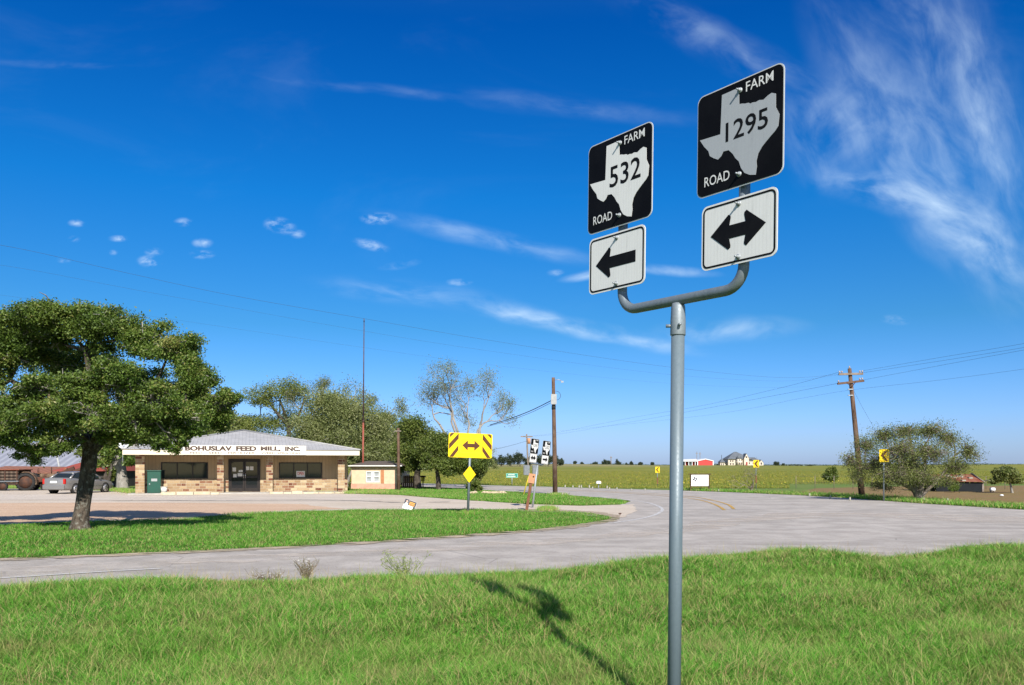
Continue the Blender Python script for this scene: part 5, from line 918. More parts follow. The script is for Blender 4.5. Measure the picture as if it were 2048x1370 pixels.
mb = MB(); mb.add([(hx(698), -.3, hz(931)), (hx(805), -.3, hz(931)), (hx(806), 8.5, hz(931)), (hx(698), 8.5, hz(931)), (hx(715), 4, hz(931) + .35), (hx(790), 4, hz(931) + .35)], [(0, 1, 5, 4), (1, 2, 5), (2, 3, 4, 5), (3, 0, 4), (3, 2, 1, 0)]); mb.build('roof', MT['house_roof'], hs_)
MB().box(hx(698), hx(805), -.36, -.305, hz(932.6), hz(930.6)).build('fascia', MT['white_trim'], hs_)
Yf = 66.0; kf = Yf / F; fr = root('board_fence', Vector(((815 - CX) * kf, Yf, 0)), 'low reddish-brown board fence between the peach house and the lawn tree', 'fence')
xx = (797 - 815) * kf; n_ = 0
while xx < (836 - 815) * kf: MB().box(xx, xx + .14, 0, .025, .05, CZ + (HY - 951) * kf + .015 * math.sin(n_ * 1.7)).build('board', MT['fence'], fr); xx += .155; n_ += 1
for zz_ in (.4, .8): MB().box((797 - 815) * kf, (836 - 815) * kf, .027, .07, zz_, zz_ + .08).build('rail', MT['fence'], fr)

# ------------------------------------------------------------------ masts, poles, wires
Yr = G(725.5, 978).y; kr = Yr / F; o = root('radio_mast', G(725.5, 978), 'tall thin red mast at the right end of the shop', 'mast', None, (0, R(.45), 0))
H_ = 341 * kr; MB().tube([(0, 0, -.1), (0, 0, H_ * .4)], [.075, .07], 8).build('lower_tube', MT['redpole'], o); MB().tube([(0, 0, H_ * .4), (0, 0, H_ * .98)], [.055, .03], 8).build('upper_tube', MT['darkpole'], o); MB().tube([(0, 0, H_ * .39), (0, 0, H_ * .405)], .085, 10).build('coupling', MT['darkiron'], o); MB().tube([(0, 0, H_ * .98), (0, 0, H_)], [.05, .02], 8).build('tip', MT['darkpole'], o)
def tapered(px0, py0, px1, py1, r0__, r1__, label, mat=MT['wood'], Y=None):
    b = G(px0, py0) if Y is None else Vector(((px0 - CX) / F * Y, Y, float(hgt((px0 - CX) / F * Y, Y)))); t = W(px1, py1, b.y)
    o = root('utility_pole', b, label, 'utility pole', 'wooden utility poles'); MB().tube([(0, 0, -.2)] + [tuple((t - b) * f_) for f_ in (.33, .66, 1)], [r0__, r0__ * .67 + r1__ * .33, r0__ * .33 + r1__ * .67, r1__], 12).build('pole', mat, o); return o, b, t
# main pole
o, b, t = tapered(1110.5, 989, 1106.5, 755, .155, .10, 'tall brown utility pole with a pale metal panel near its top'); k = b.y / F; P1 = t
pz = lambda py: Vector(W(1107.3, py, b.y)) - b
pn = MB(); c = pz(799); pn.box(c.x - .17, c.x + .17, -.24, -.12, c.z - .31, c.z + .31, .01); pn.build('metal_panel', MT['trans'], o)
pn = MB(); c = pz(760); pn.tube([(c.x, 0, c.z), (c.x + .3, 0, c.z + .02), (c.x + .55, 0, c.z - .08)], .02, 6); pn.box(c.x + .45, c.x + .6, -.05, .05, c.z - .16, c.z - .06); pn.build('lamp_bracket', MT['galv2'], o)
pn = MB(); c = pz(793); pn.tube([(c.x + .12 + .3 * math.sin(a * .4), -.05, c.z + .05 + .28 * math.cos(a * .4)) for a in range(0, 9)], .014, 5, False); pn.build('cable_loop', MT['wire'], o)
pn = MB(); c = pz(815); pn.tube([(c.x, 0, c.z - .12), (c.x + .002, 0, c.z + .12)], .128, 12); pn.build('dark_band', MT['tyre'], o)
# right pole with two crossarms
o, b, t = tapered(1724.5, 994, 1699, 737, .17, .10, 'leaning brown utility pole with two crossarms in front of the spreading tree'); k = b.y / F; RP = {}
ax = (t - b).normalized()
def arm(py_l, py_r, xl, xr, yoff, mat, nm='crossarm'):
    a = W(xl, py_l, b.y) - b; c_ = W(xr, py_r, b.y) - b; dr_ = (c_ - a); L_ = dr_.length; ang = math.atan2(-dr_.z, dr_.x); m_ = Matrix.Translation((a + c_) / 2 + Vector((0, yoff, 0))) @ Matrix.Rotation(ang, 4, 'Y')
    q = MB(); q.box(-L_ / 2, L_ / 2, -.05, .05, -.06, .06, .008, m_); q.build(nm, mat, o); return a, c_
a1, c1 = arm(749, 748, 1675.5, 1724, -.14, MT['oldwood']); a2, c2 = arm(768, 762, 1673, 1726, -.14, MT['wood'])
for nm, A, C_ in (('one', a1, c1), ('two', a2, c2)):
    for f_ in (.03, .13, .87, .97) if nm == 'one' else (.04, .84, .93):
        p = A.lerp(C_, f_); q = MB(); q.tube([(p.x, -.14, p.z + .06), (p.x, -.14, p.z + .11), (p.x, -.14, p.z + .15), (p.x, -.14, p.z + .19)], [.02, .045, .05, .025], 8); q.build('insulator', MT['porcelain'], o)
q = MB(); tl = t - b; q.tube([(tl.x, 0, tl.z), (tl.x, 0, tl.z + .14)], [.05, .03], 8); q.build('insulator', MT['porcelain'], o)
for sx_ in (-1, 1):
    q = MB(); pp = W(1699.5 + sx_ * 9, 765.5 - sx_, b.y) - b; pm = W(1702, 773, b.y) - b; q.box(-.5, .5, -.015, .015, -.02, .02, 0, Matrix.Translation((pp + pm) / 2 + Vector((0, -.18, 0))) @ Matrix.Rotation(math.atan2(-(pp - pm).z, (pp - pm).x), 4, 'Y') @ Matrix.Scale((pp - pm).length, 4, (1, 0, 0))); q.build('brace', MT['darkiron'], o)
q = MB(); 
for py_ in (779, 791): p = W(1701.5, py_, b.y) - b; q.box(p.x - .2, p.x + .08, -.16, -.08, p.z - .03, p.z + .03)
q.build('cable_bracket', MT['galv2'], o)
RPb = b
# far thin pole with crossarm
Yp = 150.0; o, b, t = tapered(1057, 950, 1053.2, 868, .16, .12, 'thin far utility pole with a crossarm behind the smaller route sign', MT['oldwood'], Yp); kp = Yp / F
MB().box((t - b).x - 12 * kp, (t - b).x + 12 * kp, -.2, -.1, (t - b).z - .55, (t - b).z - .35).build('crossarm', MT['oldwood'], o); q = MB(); c = W(1058, 882, Yp) - b; q.tube([(c.x, -.1, c.z - .5), (c.x, -.1, c.z + .5)], .28, 12); q.build('transformer', MT['orangeb'], o); FP = t
o, b, t = tapered(797.5, 981, 796.5, 856, .12, .09, 'brown wooden pole in front of the right corner of the peach house'); 
q = MB(); c = W(797, 862, b.y) - b; q.box(c.x - .22, c.x + .2, -.14, -.08, c.z - .04, c.z + .03); q.build('service_bracket', MT['oldwood'], o); MP = t
o, b, t = tapered(1222, 933.5, 1222, 912, .25, .15, 'tiny thin pole on the skyline between two rounded trees', MT['oldwood'], 440)
MB().box(-2.2 * 440 / F, 2.2 * 440 / F, -.3, -.18, (t - b).z - .9, (t - b).z - .6).build('crossarm', MT['oldwood'], o)
for i, mx_ in enumerate((1393.6, 1400)):
    bb = Vector(((mx_ - CX) / F * 495, 495, float(hgt(0, 495)))); o = root('thin_mast', bb, ['left', 'right'][i] + ' of two thin grey masts standing behind the red barn', 'mast', 'masts behind the barn'); hh_ = (933 - (908 if i else 907)) / F * 495
    MB().tube([(0, 0, -.3), (0, 0, hh_)], .14, 6).build('shaft', MT['oldwood'], o); MB().box(-.7, .7, -.08, .08, hh_ - 1.2, hh_ - .95).build('cross_piece', MT['oldwood'], o)

def wire(name, label, pts, r, group='overhead wires'):
    p = catmull(pts, 10); b = Vector(p[0]); o = MB().tube([q - b for q in p], r, 5, False).build(name, MT['wire']); o.location = b; tag(o, label, 'wire', group)
def span(a, b_, sag, n=9): return [Vector(a).lerp(Vector(b_), i / n) - Vector((0, 0, sag * 4 * (i / n) * (1 - i / n))) for i in range(n + 1)]
rp = RPb.y
wire('power_line', 'highest long wire sweeping down from the upper left sky', [W(-300, 452, 24), W(0, 490, 26), W(250, 545, 28.2), W(460, 590, 30.2), W(727, 637, 33), W(1000, 684, 37), W(1330, 733, 43), W(1560, 755, 47), W(1690, 748, rp)], .004)
wire('power_line', 'second long wire just below the highest one', [W(-300, 500, 24), W(0, 530, 26), W(300, 585, 28.6), W(727, 662, 33), W(1000, 705, 37), W(1330, 748, 43), W(1560, 762, 47), W(1678, 750, rp)], .0024)
wire('power_line', 'faint lowest wire of the long span over the shop', [W(-300, 560, 24), W(0, 590, 26), W(300, 632, 28.6), W(727, 695, 33), W(1000, 732, 37), W(1330, 766, 43), W(1560, 775, 47), W(1680, 766, rp)], .0018)
wire('power_line', 'uppermost wire leaving the crossarm pole to the right', [W(1723, 742, rp), W(1880, 715, 40), W(2048, 687, 34), W(2300, 640, 28)], .005)
wire('power_line', 'middle wire leaving the crossarm pole to the right', [W(1722, 746, rp), W(1880, 722, 40), W(2048, 695, 34), W(2300, 650, 28)], .005)
wire('power_line', 'lower wire leaving the crossarm pole to the right', [W(1726, 760, rp), W(1880, 731, 40), W(2048, 700, 34), W(2300, 655, 28)], .005)
wire('telephone_cable', 'single cable crossing the leaning pole below its crossarms', [W(1120, 862, 120), W(1400, 832, 72), W(1600, 797, 54), W(1702, 780, rp - .2), W(1880, 760, 42), W(2048, 738, 37), W(2300, 700, 32)], .0045)
wire('power_line', 'upper wire from the crossarm pole to the far thin pole', [W(1676, 745, rp), W(1560, 776, 60), W(1400, 812, 80), W(1250, 838, 104), W(1110, 866, 135), W(1061, 872.5, 150)], .007)
wire('power_line', 'lower wire from the crossarm pole to the far thin pole', [W(1675, 767, rp), W(1560, 789, 60), W(1400, 819, 80), W(1250, 846, 104), W(1110, 869, 135), W(1046, 873, 150)], .007)
wire('service_cable', 'thick drooping cable from the panel pole to the bare tree', [W(1105, 800, 53), W(1060, 822, 55), W(1015, 839, 57), W(980, 850, 59)], .028); wire('service_cable', 'second drooping cable just under the thick one', [W(1105, 804, 53), W(1060, 826, 55), W(1015, 842, 57), W(975, 853, 59)], .014)
wire('service_cable', 'thin cable from the far pole down towards the lawn trees', [W(1054, 882, 150), W(1010, 894, 120), W(975, 901, 100)], .02)
wire('guy_wire', 'slanting guy wire right of the leaning crossarm pole', [W(1706, 778, rp), W(1725, 815, rp + 1), W(1742, 845, rp + 2), W(1790, 930, rp + 4)], .005, 'guy wires')

# ------------------------------------------------------------------ car
def loft(mb, secs, close=True):
    n_ = len(secs[0]); vs = [p for s in secs for p in s]; fs = [(i * n_ + k, i * n_ + (k + 1) % n_, (i + 1) * n_ + (k + 1) % n_, (i + 1) * n_ + k) for i in range(len(secs) - 1) for k in range(n_)]
    fs += [tuple(range(n_))[::-1], tuple(range((len(secs) - 1) * n_, len(secs) * n_))]; return mb.add(vs, fs, True)
def sec(x, zb, zt, hw, tw=None, n=6, r=.12):
    tw = tw or hw * .86; pr = [(hw * .93, zb), (hw, zb + .12), (hw, zb + (zt - zb) * .55), (hw * .985, zt - r), (tw, zt - .02), (tw * .5, zt)]
    return [(x, y, z) for y, z in pr] + [(x, -y, z) for y, z in reversed(pr)]
cy = G(131, 990); cp = root('parked_car', G(108, 988.5), 'silver saloon car parked behind the oak trunk', 'car', None, (0, 0, R(77)))
cp.scale = (.92, .92, .95)
mb = MB(); body = [(-.02, .42, .98, .80), (.05, .30, 1.04, .86), (.5, .24, 1.07, .90), (1.1, .22, 1.05, .91), (2.0, .22, .98, .92), (3.2, .22, .95, .92), (4.0, .24, .90, .90), (4.6, .28, .80, .86), (4.85, .34, .68, .78)]
loft(mb, [sec(x, a, b_, w) for x, a, b_, w in body]); mb.build('body', MT['silver'], cp)
def cab(x, zb, zt, hb, ht): return [(x, hb, zb), (x, hb * .98, zb + (zt - zb) * .3), (x, ht, zt - .03), (x, ht * .6, zt), (x, -ht * .6, zt), (x, -ht, zt - .03), (x, -hb * .98, zb + (zt - zb) * .3), (x, -hb, zb)]
mb = MB(); loft(mb, [cab(.62, .98, 1.06, .78, .74), cab(1.15, .95, 1.36, .82, .62), cab(1.55, .93, 1.43, .84, .60), cab(2.4, .92, 1.45, .84, .60), cab(2.9, .90, 1.38, .83, .60), cab(3.65, .88, .98, .80, .74)]); mb.build('window_glass', MT['carglass'], cp)
mb = MB(); loft(mb, [[(x, w_, z), (x, w_ * .6, z + .03), (x, -w_ * .6, z + .03), (x, -w_, z), (x, -w_ * .95, z - .03), (x, w_ * .95, z - .03)] for x, w_, z in ((1.12, .63, 1.34), (1.5, .62, 1.42), (2.4, .62, 1.44), (2.9, .62, 1.38))])
for s_ in (-1, 1):
    mb.tube([(.55, s_ * .8, 1.02), (1.15, s_ * .645, 1.36)], [.075, .05], 6); mb.tube([(2.88, s_ * .635, 1.37), (3.7, s_ * .80, .96)], [.035, .04], 6); mb.tube([(2.05, s_ * .86, .96), (2.1, s_ * .63, 1.42)], [.03, .025], 6)
mb.build('roof_panel', MT['silver'], cp)
for s_ in (-1, 1):
    for x in (.95, 3.85):
        w = MB(); w.tube([(x, s_ * .70, .33), (x, s_ * .925, .33)], .335, 24); wo = w.build('wheel', MT['tyre'], cp); w = MB(); w.tube([(x, s_ * .90, .33), (x, s_ * .935, .33)], .23, 20); w.build('rim', MT['rim'], wo); w = MB(); [w.box(-.03, .03, -.004, .004, .06, .2, 0, Matrix.Translation((x, s_ * .938, .33)) @ Matrix.Rotation(R(72 * k_ + 20), 4, 'Y')) for k_ in range(5)]; w.build('spoke_gap', MT['tyre'], wo)
        a = MB(); ring(a, [(x + .39 * math.cos(R(t_)), .33 + .39 * math.sin(R(t_))) for t_ in range(0, 360, 20)], [(x + .34 * math.cos(R(t_)), .33 + .34 * math.sin(R(t_))) for t_ in range(0, 360, 20)], s_ * .905 - .01, s_ * .905 + .012); a.build('wheel_arch', MT['tyre'], cp)
    MB().box(-.045, .10, s_ * .80 - .07, s_ * .80 + .07, .66, 1.0, .02).build('taillight', MT['taillight'], cp); MB().box(3.1, 3.28, s_ * .93 - .06, s_ * .93 + .1 * s_ + .06, .96, 1.09, .02).build('wing_mirror', MT['silver'], cp)
    MB().box(.55, 3.9, s_ * .922 - .008, s_ * .922 + .008, .50, .535).build('side_trim', MT['chrome'], cp); q = MB(); q.tube([(-.03, s_ * .5, .27), (.1, s_ * .5, .27)], .04, 8); q.build('exhaust_tip', MT['chrome'], cp)
MB().box(-.10, .3, -.84, .84, .30, .60, .05).build('rear_bumper', MT['silver'], cp); MB().box(-.055, -.03, -.26, .26, .72, .86).build('number_plate', MT['plate'], cp); MB().box(-.05, -.02, -.34, .34, .875, .90).build('boot_trim', MT['chrome'], cp); MB().box(.04, .12, -.70, .70, 1.03, 1.055, .005).build('boot_edge', MT['silver'], cp)

# ------------------------------------------------------------------ old farm machinery and sheds at left
def tyre(par, x, y, z, R_, w, mat=MT['tyre'], lugs=0, nm='wheel'):
    m = MB(); prof = [(-w / 2, R_ * .72), (-w / 2, R_ * .93), (-w * .38, R_), (w * .38, R_), (w / 2, R_ * .93), (w / 2, R_ * .72)]; N = 26; vs = []
    for k_ in range(N):
        a = 2 * math.pi * k_ / N; vs += [(x + q_[1] * math.cos(a), y + q_[0], z + q_[1] * math.sin(a)) for q_ in prof]
    m.add(vs, [(k_ * 6 + j, ((k_ + 1) % N) * 6 + j, ((k_ + 1) % N) * 6 + j + 1, k_ * 6 + j + 1) for k_ in range(N) for j in range(5)], True)
    for k_ in range(lugs): m.box(-.03, .03, -w / 2, w / 2, R_ - .01, R_ + .04, 0, Matrix.Translation((x, y, z)) @ Matrix.Rotation(2 * math.pi * k_ / lugs, 4, 'Y') @ Matrix.Rotation(.4, 4, 'Z'))
    wo = m.build(nm, mat, par); q = MB(); q.tube([(x, y - w * .3, z), (x, y + w * .3, z)], R_ * .74, 20); q.build('hub_disc', MT['darkiron'], wo); return wo
gY = 60.0; kg = gY / F; gr = root('old_tractor', Vector(((52 - CX) * kg, gY, 0)), 'rusting tan tractor with big rear tyre between the trailer and the car', 'tractor', None, (0, 0, R(15)))
tyre(gr, .15, -.55, .62, .62, .42, lugs=22); tyre(gr, .15, .75, .62, .62, .42, lugs=22); tyre(gr, 2.2, -.5, .38, .38, .2); tyre(gr, 2.2, .6, .38, .38, .2)
q = MB(); [q.box(-.09, .09, -.8, -.3, .66, .72, .01, Matrix.Translation((.15, 0, .62)) @ Matrix.Rotation(R(a), 4, 'Y')) for a in range(-10, 100, 12)]; q.build('mudguard', MT['machine'], gr)
MB().box(.1, 2.3, -.25, .45, .6, .95, .05).build('engine_block', MT['darkiron'], gr); MB().box(.9, 2.2, -.22, .42, .95, 1.2, .08).build('bonnet', MT['machine'], gr); q = MB(); q.box(.2, .6, -.1, .3, .96, 1.02, .02); q.box(.15, .22, -.1, .3, 1.0, 1.35, .02); q.build('seat', MT['darkiron'], gr)
q = MB(); q.tube([(.95, .1, 1.15), (.72, .1, 1.4)], .025, 6); q.tube([(.70 + .05, .1 + .2 * math.cos(a * .52), 1.40 + .16 * math.sin(a * .52)) for a in range(13)], .015, 5, False); q.build('steering_wheel', MT['darkiron'], gr); MB().tube([(1.6, .1, 1.2), (1.6, .1, 1.65)], .04, 8).build('exhaust_pipe', MT['darkiron'], gr)
gr2 = root('loader_implement', Vector(((104 - CX) * kg, gY + 1, 0)), 'dark rusty implement with raised angled beams behind the silver car', 'farm implement', None, (0, 0, R(5)))
q = MB(); q.box(-1.6, 1.1, -.12, .12, -.12, .12, .02, Matrix.Translation((0, 0, 1.15)) @ Matrix.Rotation(R(-24), 4, 'Y')); q.build('main_beam', MT['darkiron'], gr2); q = MB(); q.box(-.3, 1.3, -.1, .1, -.09, .09, .02, Matrix.Translation((.7, 0, 1.25)) @ Matrix.Rotation(R(-20), 4, 'Y')); q.build('upper_beam', MT['darkiron'], gr2)
q = MB(); q.box(-.9, .9, -.5, .5, .25, .55, .03); q.build('chassis', MT['darkiron'], gr2); q = MB(); q.box(.1, .3, -.1, .1, .5, 1.65, .02, Matrix.Rotation(R(8), 4, 'Y')); q.build('upright', MT['rust'], gr2); tyre(gr2, -.7, -.6, .36, .36, .2); tyre(gr2, .8, -.6, .36, .36, .2)
MB().box(-1.2, -.3, -.3, .3, .9, 1.05, .02).build('blade', MT['machine'], gr2)
tr_ = root('livestock_trailer', Vector(((14 - CX) * kg, gY, 0)), 'rusty slatted stock trailer at the left edge', 'trailer', None, (0, 0, R(4)))
for z_ in (.55, .78, 1.0, 1.22): MB().box(-2.2, 1.2, -.9, -.86, z_, z_ + .14).build('side_board', MT['oldboards'], tr_)
for x_ in (-2.1, -1.3, -.5, .3, 1.1): MB().box(x_, x_ + .06, -.95, -.902, .45, 1.45).build('upright', MT['darkiron'], tr_)
MB().box(-2.2, 1.2, -.85, .9, .42, .52).build('floor', MT['darkiron'], tr_); MB().box(-2.2, 1.2, .86, .9, .53, 1.45).build('rear_side', MT['oldboards'], tr_); MB().box(-2.25, 1.25, -.98, -.905, .66, .70).build('pale_rail', MT['galv2'], tr_); MB().box(-2.3, 1.3, -1.0, .95, 1.452, 1.50).build('roof_sheet', MT['rust'], tr_)
tyre(tr_, -.9, -.95, .33, .33, .2); tyre(tr_, .2, -.95, .33, .33, .2)
# sheds
Ys = 78.0; ks = Ys / F; sx_ = lambda px: (px - 60) * ks; sz_ = lambda py: CZ + (HY - py) * ks
sh = root('tin_shed', Vector(((60 - CX) * ks, Ys, 0)), 'long grey tin-roofed shed glimpsed under the oak crown', 'shed')
mb = MB(); mb.add([(sx_(-150), 0, sz_(936)), (sx_(215), 0, sz_(936)), (sx_(190), 7, sz_(880)), (sx_(-150), 7, sz_(880)), (sx_(215), 14, sz_(936)), (sx_(-150), 14, sz_(936))], [(0, 1, 2, 3), (3, 2, 4, 5)]); mb.build('roof', MT['barn_grey'], sh, fix=False)
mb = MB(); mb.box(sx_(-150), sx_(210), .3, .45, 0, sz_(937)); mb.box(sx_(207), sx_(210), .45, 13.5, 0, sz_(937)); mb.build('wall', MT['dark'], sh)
[MB().tube([(sx_(a), .1, 0), (sx_(a), .1, sz_(936.5))], .09, 6).build('post', MT['oldwood'], sh) for a in (-100, -60, -20, 20, 60, 100, 140, 180)]
Ys2 = 70.0; ks2 = Ys2 / F; u_ = lambda px: (px - 60) * ks2; v_ = lambda py: CZ + (HY - py) * ks2
sh2 = root('open_shed', Vector(((60 - CX) * ks2, Ys2, 0)), 'low open shed with orange rusty lean-to roof behind the trailer', 'shed')
mb = MB(); mb.add([(u_(-40), 0, v_(944)), (u_(128), 0, v_(946)), (u_(128), 3.5, v_(934)), (u_(-40), 3.5, v_(932)), (u_(-40), 0, v_(944) - .06), (u_(128), 0, v_(946) - .06)], [(0, 1, 2, 3), (4, 5, 1, 0)]); mb.build('roof', MT['rustroof'], sh2, fix=False)
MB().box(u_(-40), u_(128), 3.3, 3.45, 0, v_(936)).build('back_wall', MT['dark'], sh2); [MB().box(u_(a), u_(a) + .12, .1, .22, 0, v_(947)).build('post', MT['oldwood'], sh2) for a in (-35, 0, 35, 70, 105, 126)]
sh3 = root('red_roof_shed', Vector(((180 - CX) * ks2, Ys2 - 2, 0)), 'shed with a dull red gable roof behind the silver car', 'shed'); u3 = lambda px: (px - 180) * ks2
mb = MB(); mb.add([(u3(128), 0, v_(942)), (u3(228), 0, v_(942)), (u3(214), 4, v_(918)), (u3(160), 4, v_(918)), (u3(228), 8, v_(942)), (u3(128), 8, v_(942))], [(0, 1, 2, 3), (3, 2, 4, 5), (1, 4, 2), (0, 3, 5)]); mb.build('roof', MT['red_roof'], sh3, fix=False)
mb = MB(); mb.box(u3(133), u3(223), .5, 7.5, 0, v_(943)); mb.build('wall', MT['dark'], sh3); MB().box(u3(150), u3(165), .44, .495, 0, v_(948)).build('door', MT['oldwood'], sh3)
pl = W(118, 920, 74); o = root('leaning_pipe', (pl.x, 74, 0), 'pale leaning pipe rising past the tin roof', 'pipe'); MB().tube([(.35, 0, 0), (-.25, 0, 3.0)], .09, 8).build('pipe', MT['trans'], o); MB().tube([(-.24, 0, 2.95), (-.27, 0, 3.1)], .12, 8).build('cap', MT['galv2'], o)

# ------------------------------------------------------------------ barn and mansion on the crest
Yb = 480.0; kb = Yb / F; zb0 = float(hgt(118, Yb)) - .15; bx_ = lambda px: (px - 1398) * kb; bz_ = lambda py: CZ + (HY - py) * kb - zb0
bn = root('red_barn', Vector(((1398 - CX) * kb, Yb, zb0)), 'red steel barn with white roof on the skyline', 'barn')
mb = MB(); mb.prism([(bx_(1395), 0), (bx_(1425.5), 0), (bx_(1425.5), bz_(922)), (bx_(1411), bz_(918.5)), (bx_(1395), bz_(922))], 0, 14); mb.build('gable_wall', MT['red_wall'], bn)
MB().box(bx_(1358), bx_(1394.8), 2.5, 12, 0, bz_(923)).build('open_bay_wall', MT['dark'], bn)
[MB().box(bx_(a), bx_(a) + .35, .2, .6, 0, bz_(922)).build('column', MT['white_steel'], bn) for a in (1370, 1377, 1384, 1390)]; [MB().box(bx_(a), bx_(a + 5), 2.2, 2.45, 0, bz_(924)).build('bay_panel', MT['red_wall'] if i != 1 else MT['bluep'], bn) for i, a in enumerate((1371, 1380, 1386))]
mb = MB(); mb.add([(bx_(1355), -.3, bz_(922)), (bx_(1395), -.3, bz_(922)), (bx_(1399), 8, bz_(917.5)), (bx_(1355), 8, bz_(918.5)), (bx_(1355), -.3, bz_(923)), (bx_(1395), -.3, bz_(923))], [(0, 1, 2, 3), (4, 5, 1, 0)]); mb.build('side_roof', MT['white_steel'], bn, fix=False)
mb = MB(); mb.prism([(bx_(1394), bz_(922.6)), (bx_(1411), bz_(918.8)), (bx_(1427), bz_(922.6)), (bx_(1427), bz_(921.2)), (bx_(1411), bz_(917.2)), (bx_(1394), bz_(921.2))], -.4, 14.3); mb.build('gable_roof', MT['white_steel'], bn); [MB().box(bx_(a), bx_(a) + .5, -.25, -.02, 0, bz_(922.5)).build('corner_trim', MT['white_steel'], bn) for a in (1394.2, 1425.4)]
ho = root('mansion', Vector(((1486 - CX) * kb, Yb, zb0)), 'large cream stone mansion with steep grey roofs on the skyline', 'house'); hx2 = lambda px: (px - 1486) * kb
def block(px0, px1, yt, yf, dp, nm='wing'):
    return MB().box(hx2(px0), hx2(px1), yf, yf + dp, 0, bz_(yt)).build(nm, MT['mansion'], ho)
def hip(px0, px1, yt0, yt1, yf, dp, pa, pb, mat=MT['slate'], nm='roof'):
    m = MB(); m.add([(hx2(px0), yf, bz_(yt0)), (hx2(px1), yf, bz_(yt0)), (hx2(px1), yf + dp, bz_(yt0)), (hx2(px0), yf + dp, bz_(yt0)), (hx2(pa), yf + dp / 2, bz_(yt1)), (hx2(pb), yf + dp / 2, bz_(yt1))], [(0, 1, 5, 4), (1, 2, 5), (2, 3, 4, 5), (3, 0, 4), (0, 3, 2, 1)]); return m.build(nm, mat, ho)
block(1459, 1506, 918, 3, 12, 'main_block'); hip(1457, 1508, 918, 903, 2.2, 13.5, 1477, 1481)
block(1493, 1520, 921, 2.5, 9); hip(1491, 1522, 921, 914.5, 1.8, 10, 1503, 1516)
for pa, pb, zt_, pk, y_ in ((1489.5, 1499, 917, 908, 1.2), (1519, 1528, 926, 920.5, 1.0)):
    m = MB(); m.prism([(hx2(pa), 0), (hx2(pb), 0), (hx2(pb), bz_(zt_)), (hx2((pa + pb) / 2), bz_(pk)), (hx2(pa), bz_(zt_))], y_, y_ + 5); m.build('gable_front', MT['mansion'], ho)
    m = MB(); m.prism([(hx2(pa - .6), bz_(zt_ + .4)), (hx2((pa + pb) / 2), bz_(pk - .2)), (hx2(pb + .6), bz_(zt_ + .4)), (hx2(pb + .6), bz_(zt_ - .7)), (hx2((pa + pb) / 2), bz_(pk - 1.3)), (hx2(pa - .6), bz_(zt_ - .7))], y_ + .2, y_ + 6); m.build('gable_roof', MT['slate'], ho)
m = MB(); m.tube([(hx2(1480), 2.5, 0), (hx2(1480), 2.5, bz_(917.5))], 6 * kb, 12); m.build('turret', MT['mansion'], ho); m = MB(); m.tube([(hx2(1480), 2.5, bz_(917.6)), (hx2(1480), 2.5, bz_(909))], [6.6 * kb, .1], 12); m.build('turret_roof', MT['slate'], ho)
block(1444, 1453, 924.5, 4, 5, 'garden_pavilion'); hip(1443, 1454.5, 924.5, 917.5, 3.5, 6, 1448.5, 1449); block(1453.2, 1458.8, 925.5, 6, 4, 'link_corridor'); MB().box(hx2(1448.4), hx2(1449), 6.3, 6.6, bz_(918), bz_(909.5)).build('weather_vane', MT['dark'], ho)
for (px0, px1, y0_, y1_, yy) in ((1474.6, 1476, 918.7, 921, None), (1479, 1480.6, 918.7, 921, None), (1483, 1484.4, 918.7, 921, None), (1474.6, 1476, 925, 929, None), (1479, 1480.6, 925, 929, None), (1483, 1484.4, 925, 929, None)):
    a_ = math.asin(((px0 + px1) / 2 - 1480) / 6.2); MB().box(hx2(px0), hx2(px1), 2.5 - 6.05 * kb * math.cos(a_) - .15, 2.5 - 5.9 * kb * math.cos(a_), bz_(y1_), bz_(y0_)).build('window', MT['dark'], ho)
for (px0, px1, y0_, y1_, yy) in ((1492.8, 1495.6, 912.5, 915.5, 1.2), (1500.5, 1502.3, 924.5, 928, 2.5), (1508, 1510, 924.5, 928, 2.5), (1522.5, 1524.8, 925, 929, 1.0), (1463, 1465, 920.5, 923.5, 3), (1467.5, 1469.5, 920.5, 923.5, 3), (1463, 1465, 926, 929.5, 3), (1468, 1470, 926, 929.5, 3), (1446, 1447.4, 926.5, 930, 4), (1449.5, 1451, 926.5, 930, 4)):
    MB().box(hx2(px0), hx2(px1), yy - .15, yy - .01, bz_(y1_), bz_(y0_)).build('window', MT['dark'], ho)
MB().box(hx2(1493), hx2(1496), 1.0, 1.19, 0, bz_(924)).build('door', MT['red_door'], ho)
# ruined shed at right
Yq = G(1975, 983.5).y; kq = Yq / F; qx = lambda px: (px - 1945) * kq; qz = lambda py: CZ + (HY - py) * kq; ru = root('ruined_shed', Vector(((1945 - CX) * kq, Yq, 0)), 'derelict shed with patchy rust-red roof right of the spreading tree', 'shed')
mb = MB(); mb.add([(qx(1872), 0, qz(963)), (qx(1968), 0, qz(964)), (qx(1978), 2.2, qz(949)), (qx(1872), 2.2, qz(949)), (qx(1990), 4.4, qz(960)), (qx(1872), 4.4, qz(963))], [(0, 1, 2, 3), (3, 2, 4, 5)]); mb.build('roof', MT['rust'], ru, fix=False)
rq = random.Random(3)
for i in range(12):
    a = rq.uniform(1912, 1962); f_ = rq.uniform(.1, .9); x_ = qx(a); z_ = qz(963.5 - 14.3 * f_); MB().box(x_, x_ + rq.uniform(.1, .28), 2.2 * f_ - .12, 2.2 * f_ + .12, z_ - .02, z_ + .07, 0).build('roof_patch', MT['stub'], ru)
m = MB(); m.tube([(qx(1968), -.05, qz(964)), (qx(1978), 2.15, qz(949) + .05)], .05, 5); m.tube([(qx(1978), 2.2, qz(949) + .05), (qx(1990), 4.4, qz(960))], .05, 5); m.build('bargeboard', MT['oldwood'], ru)
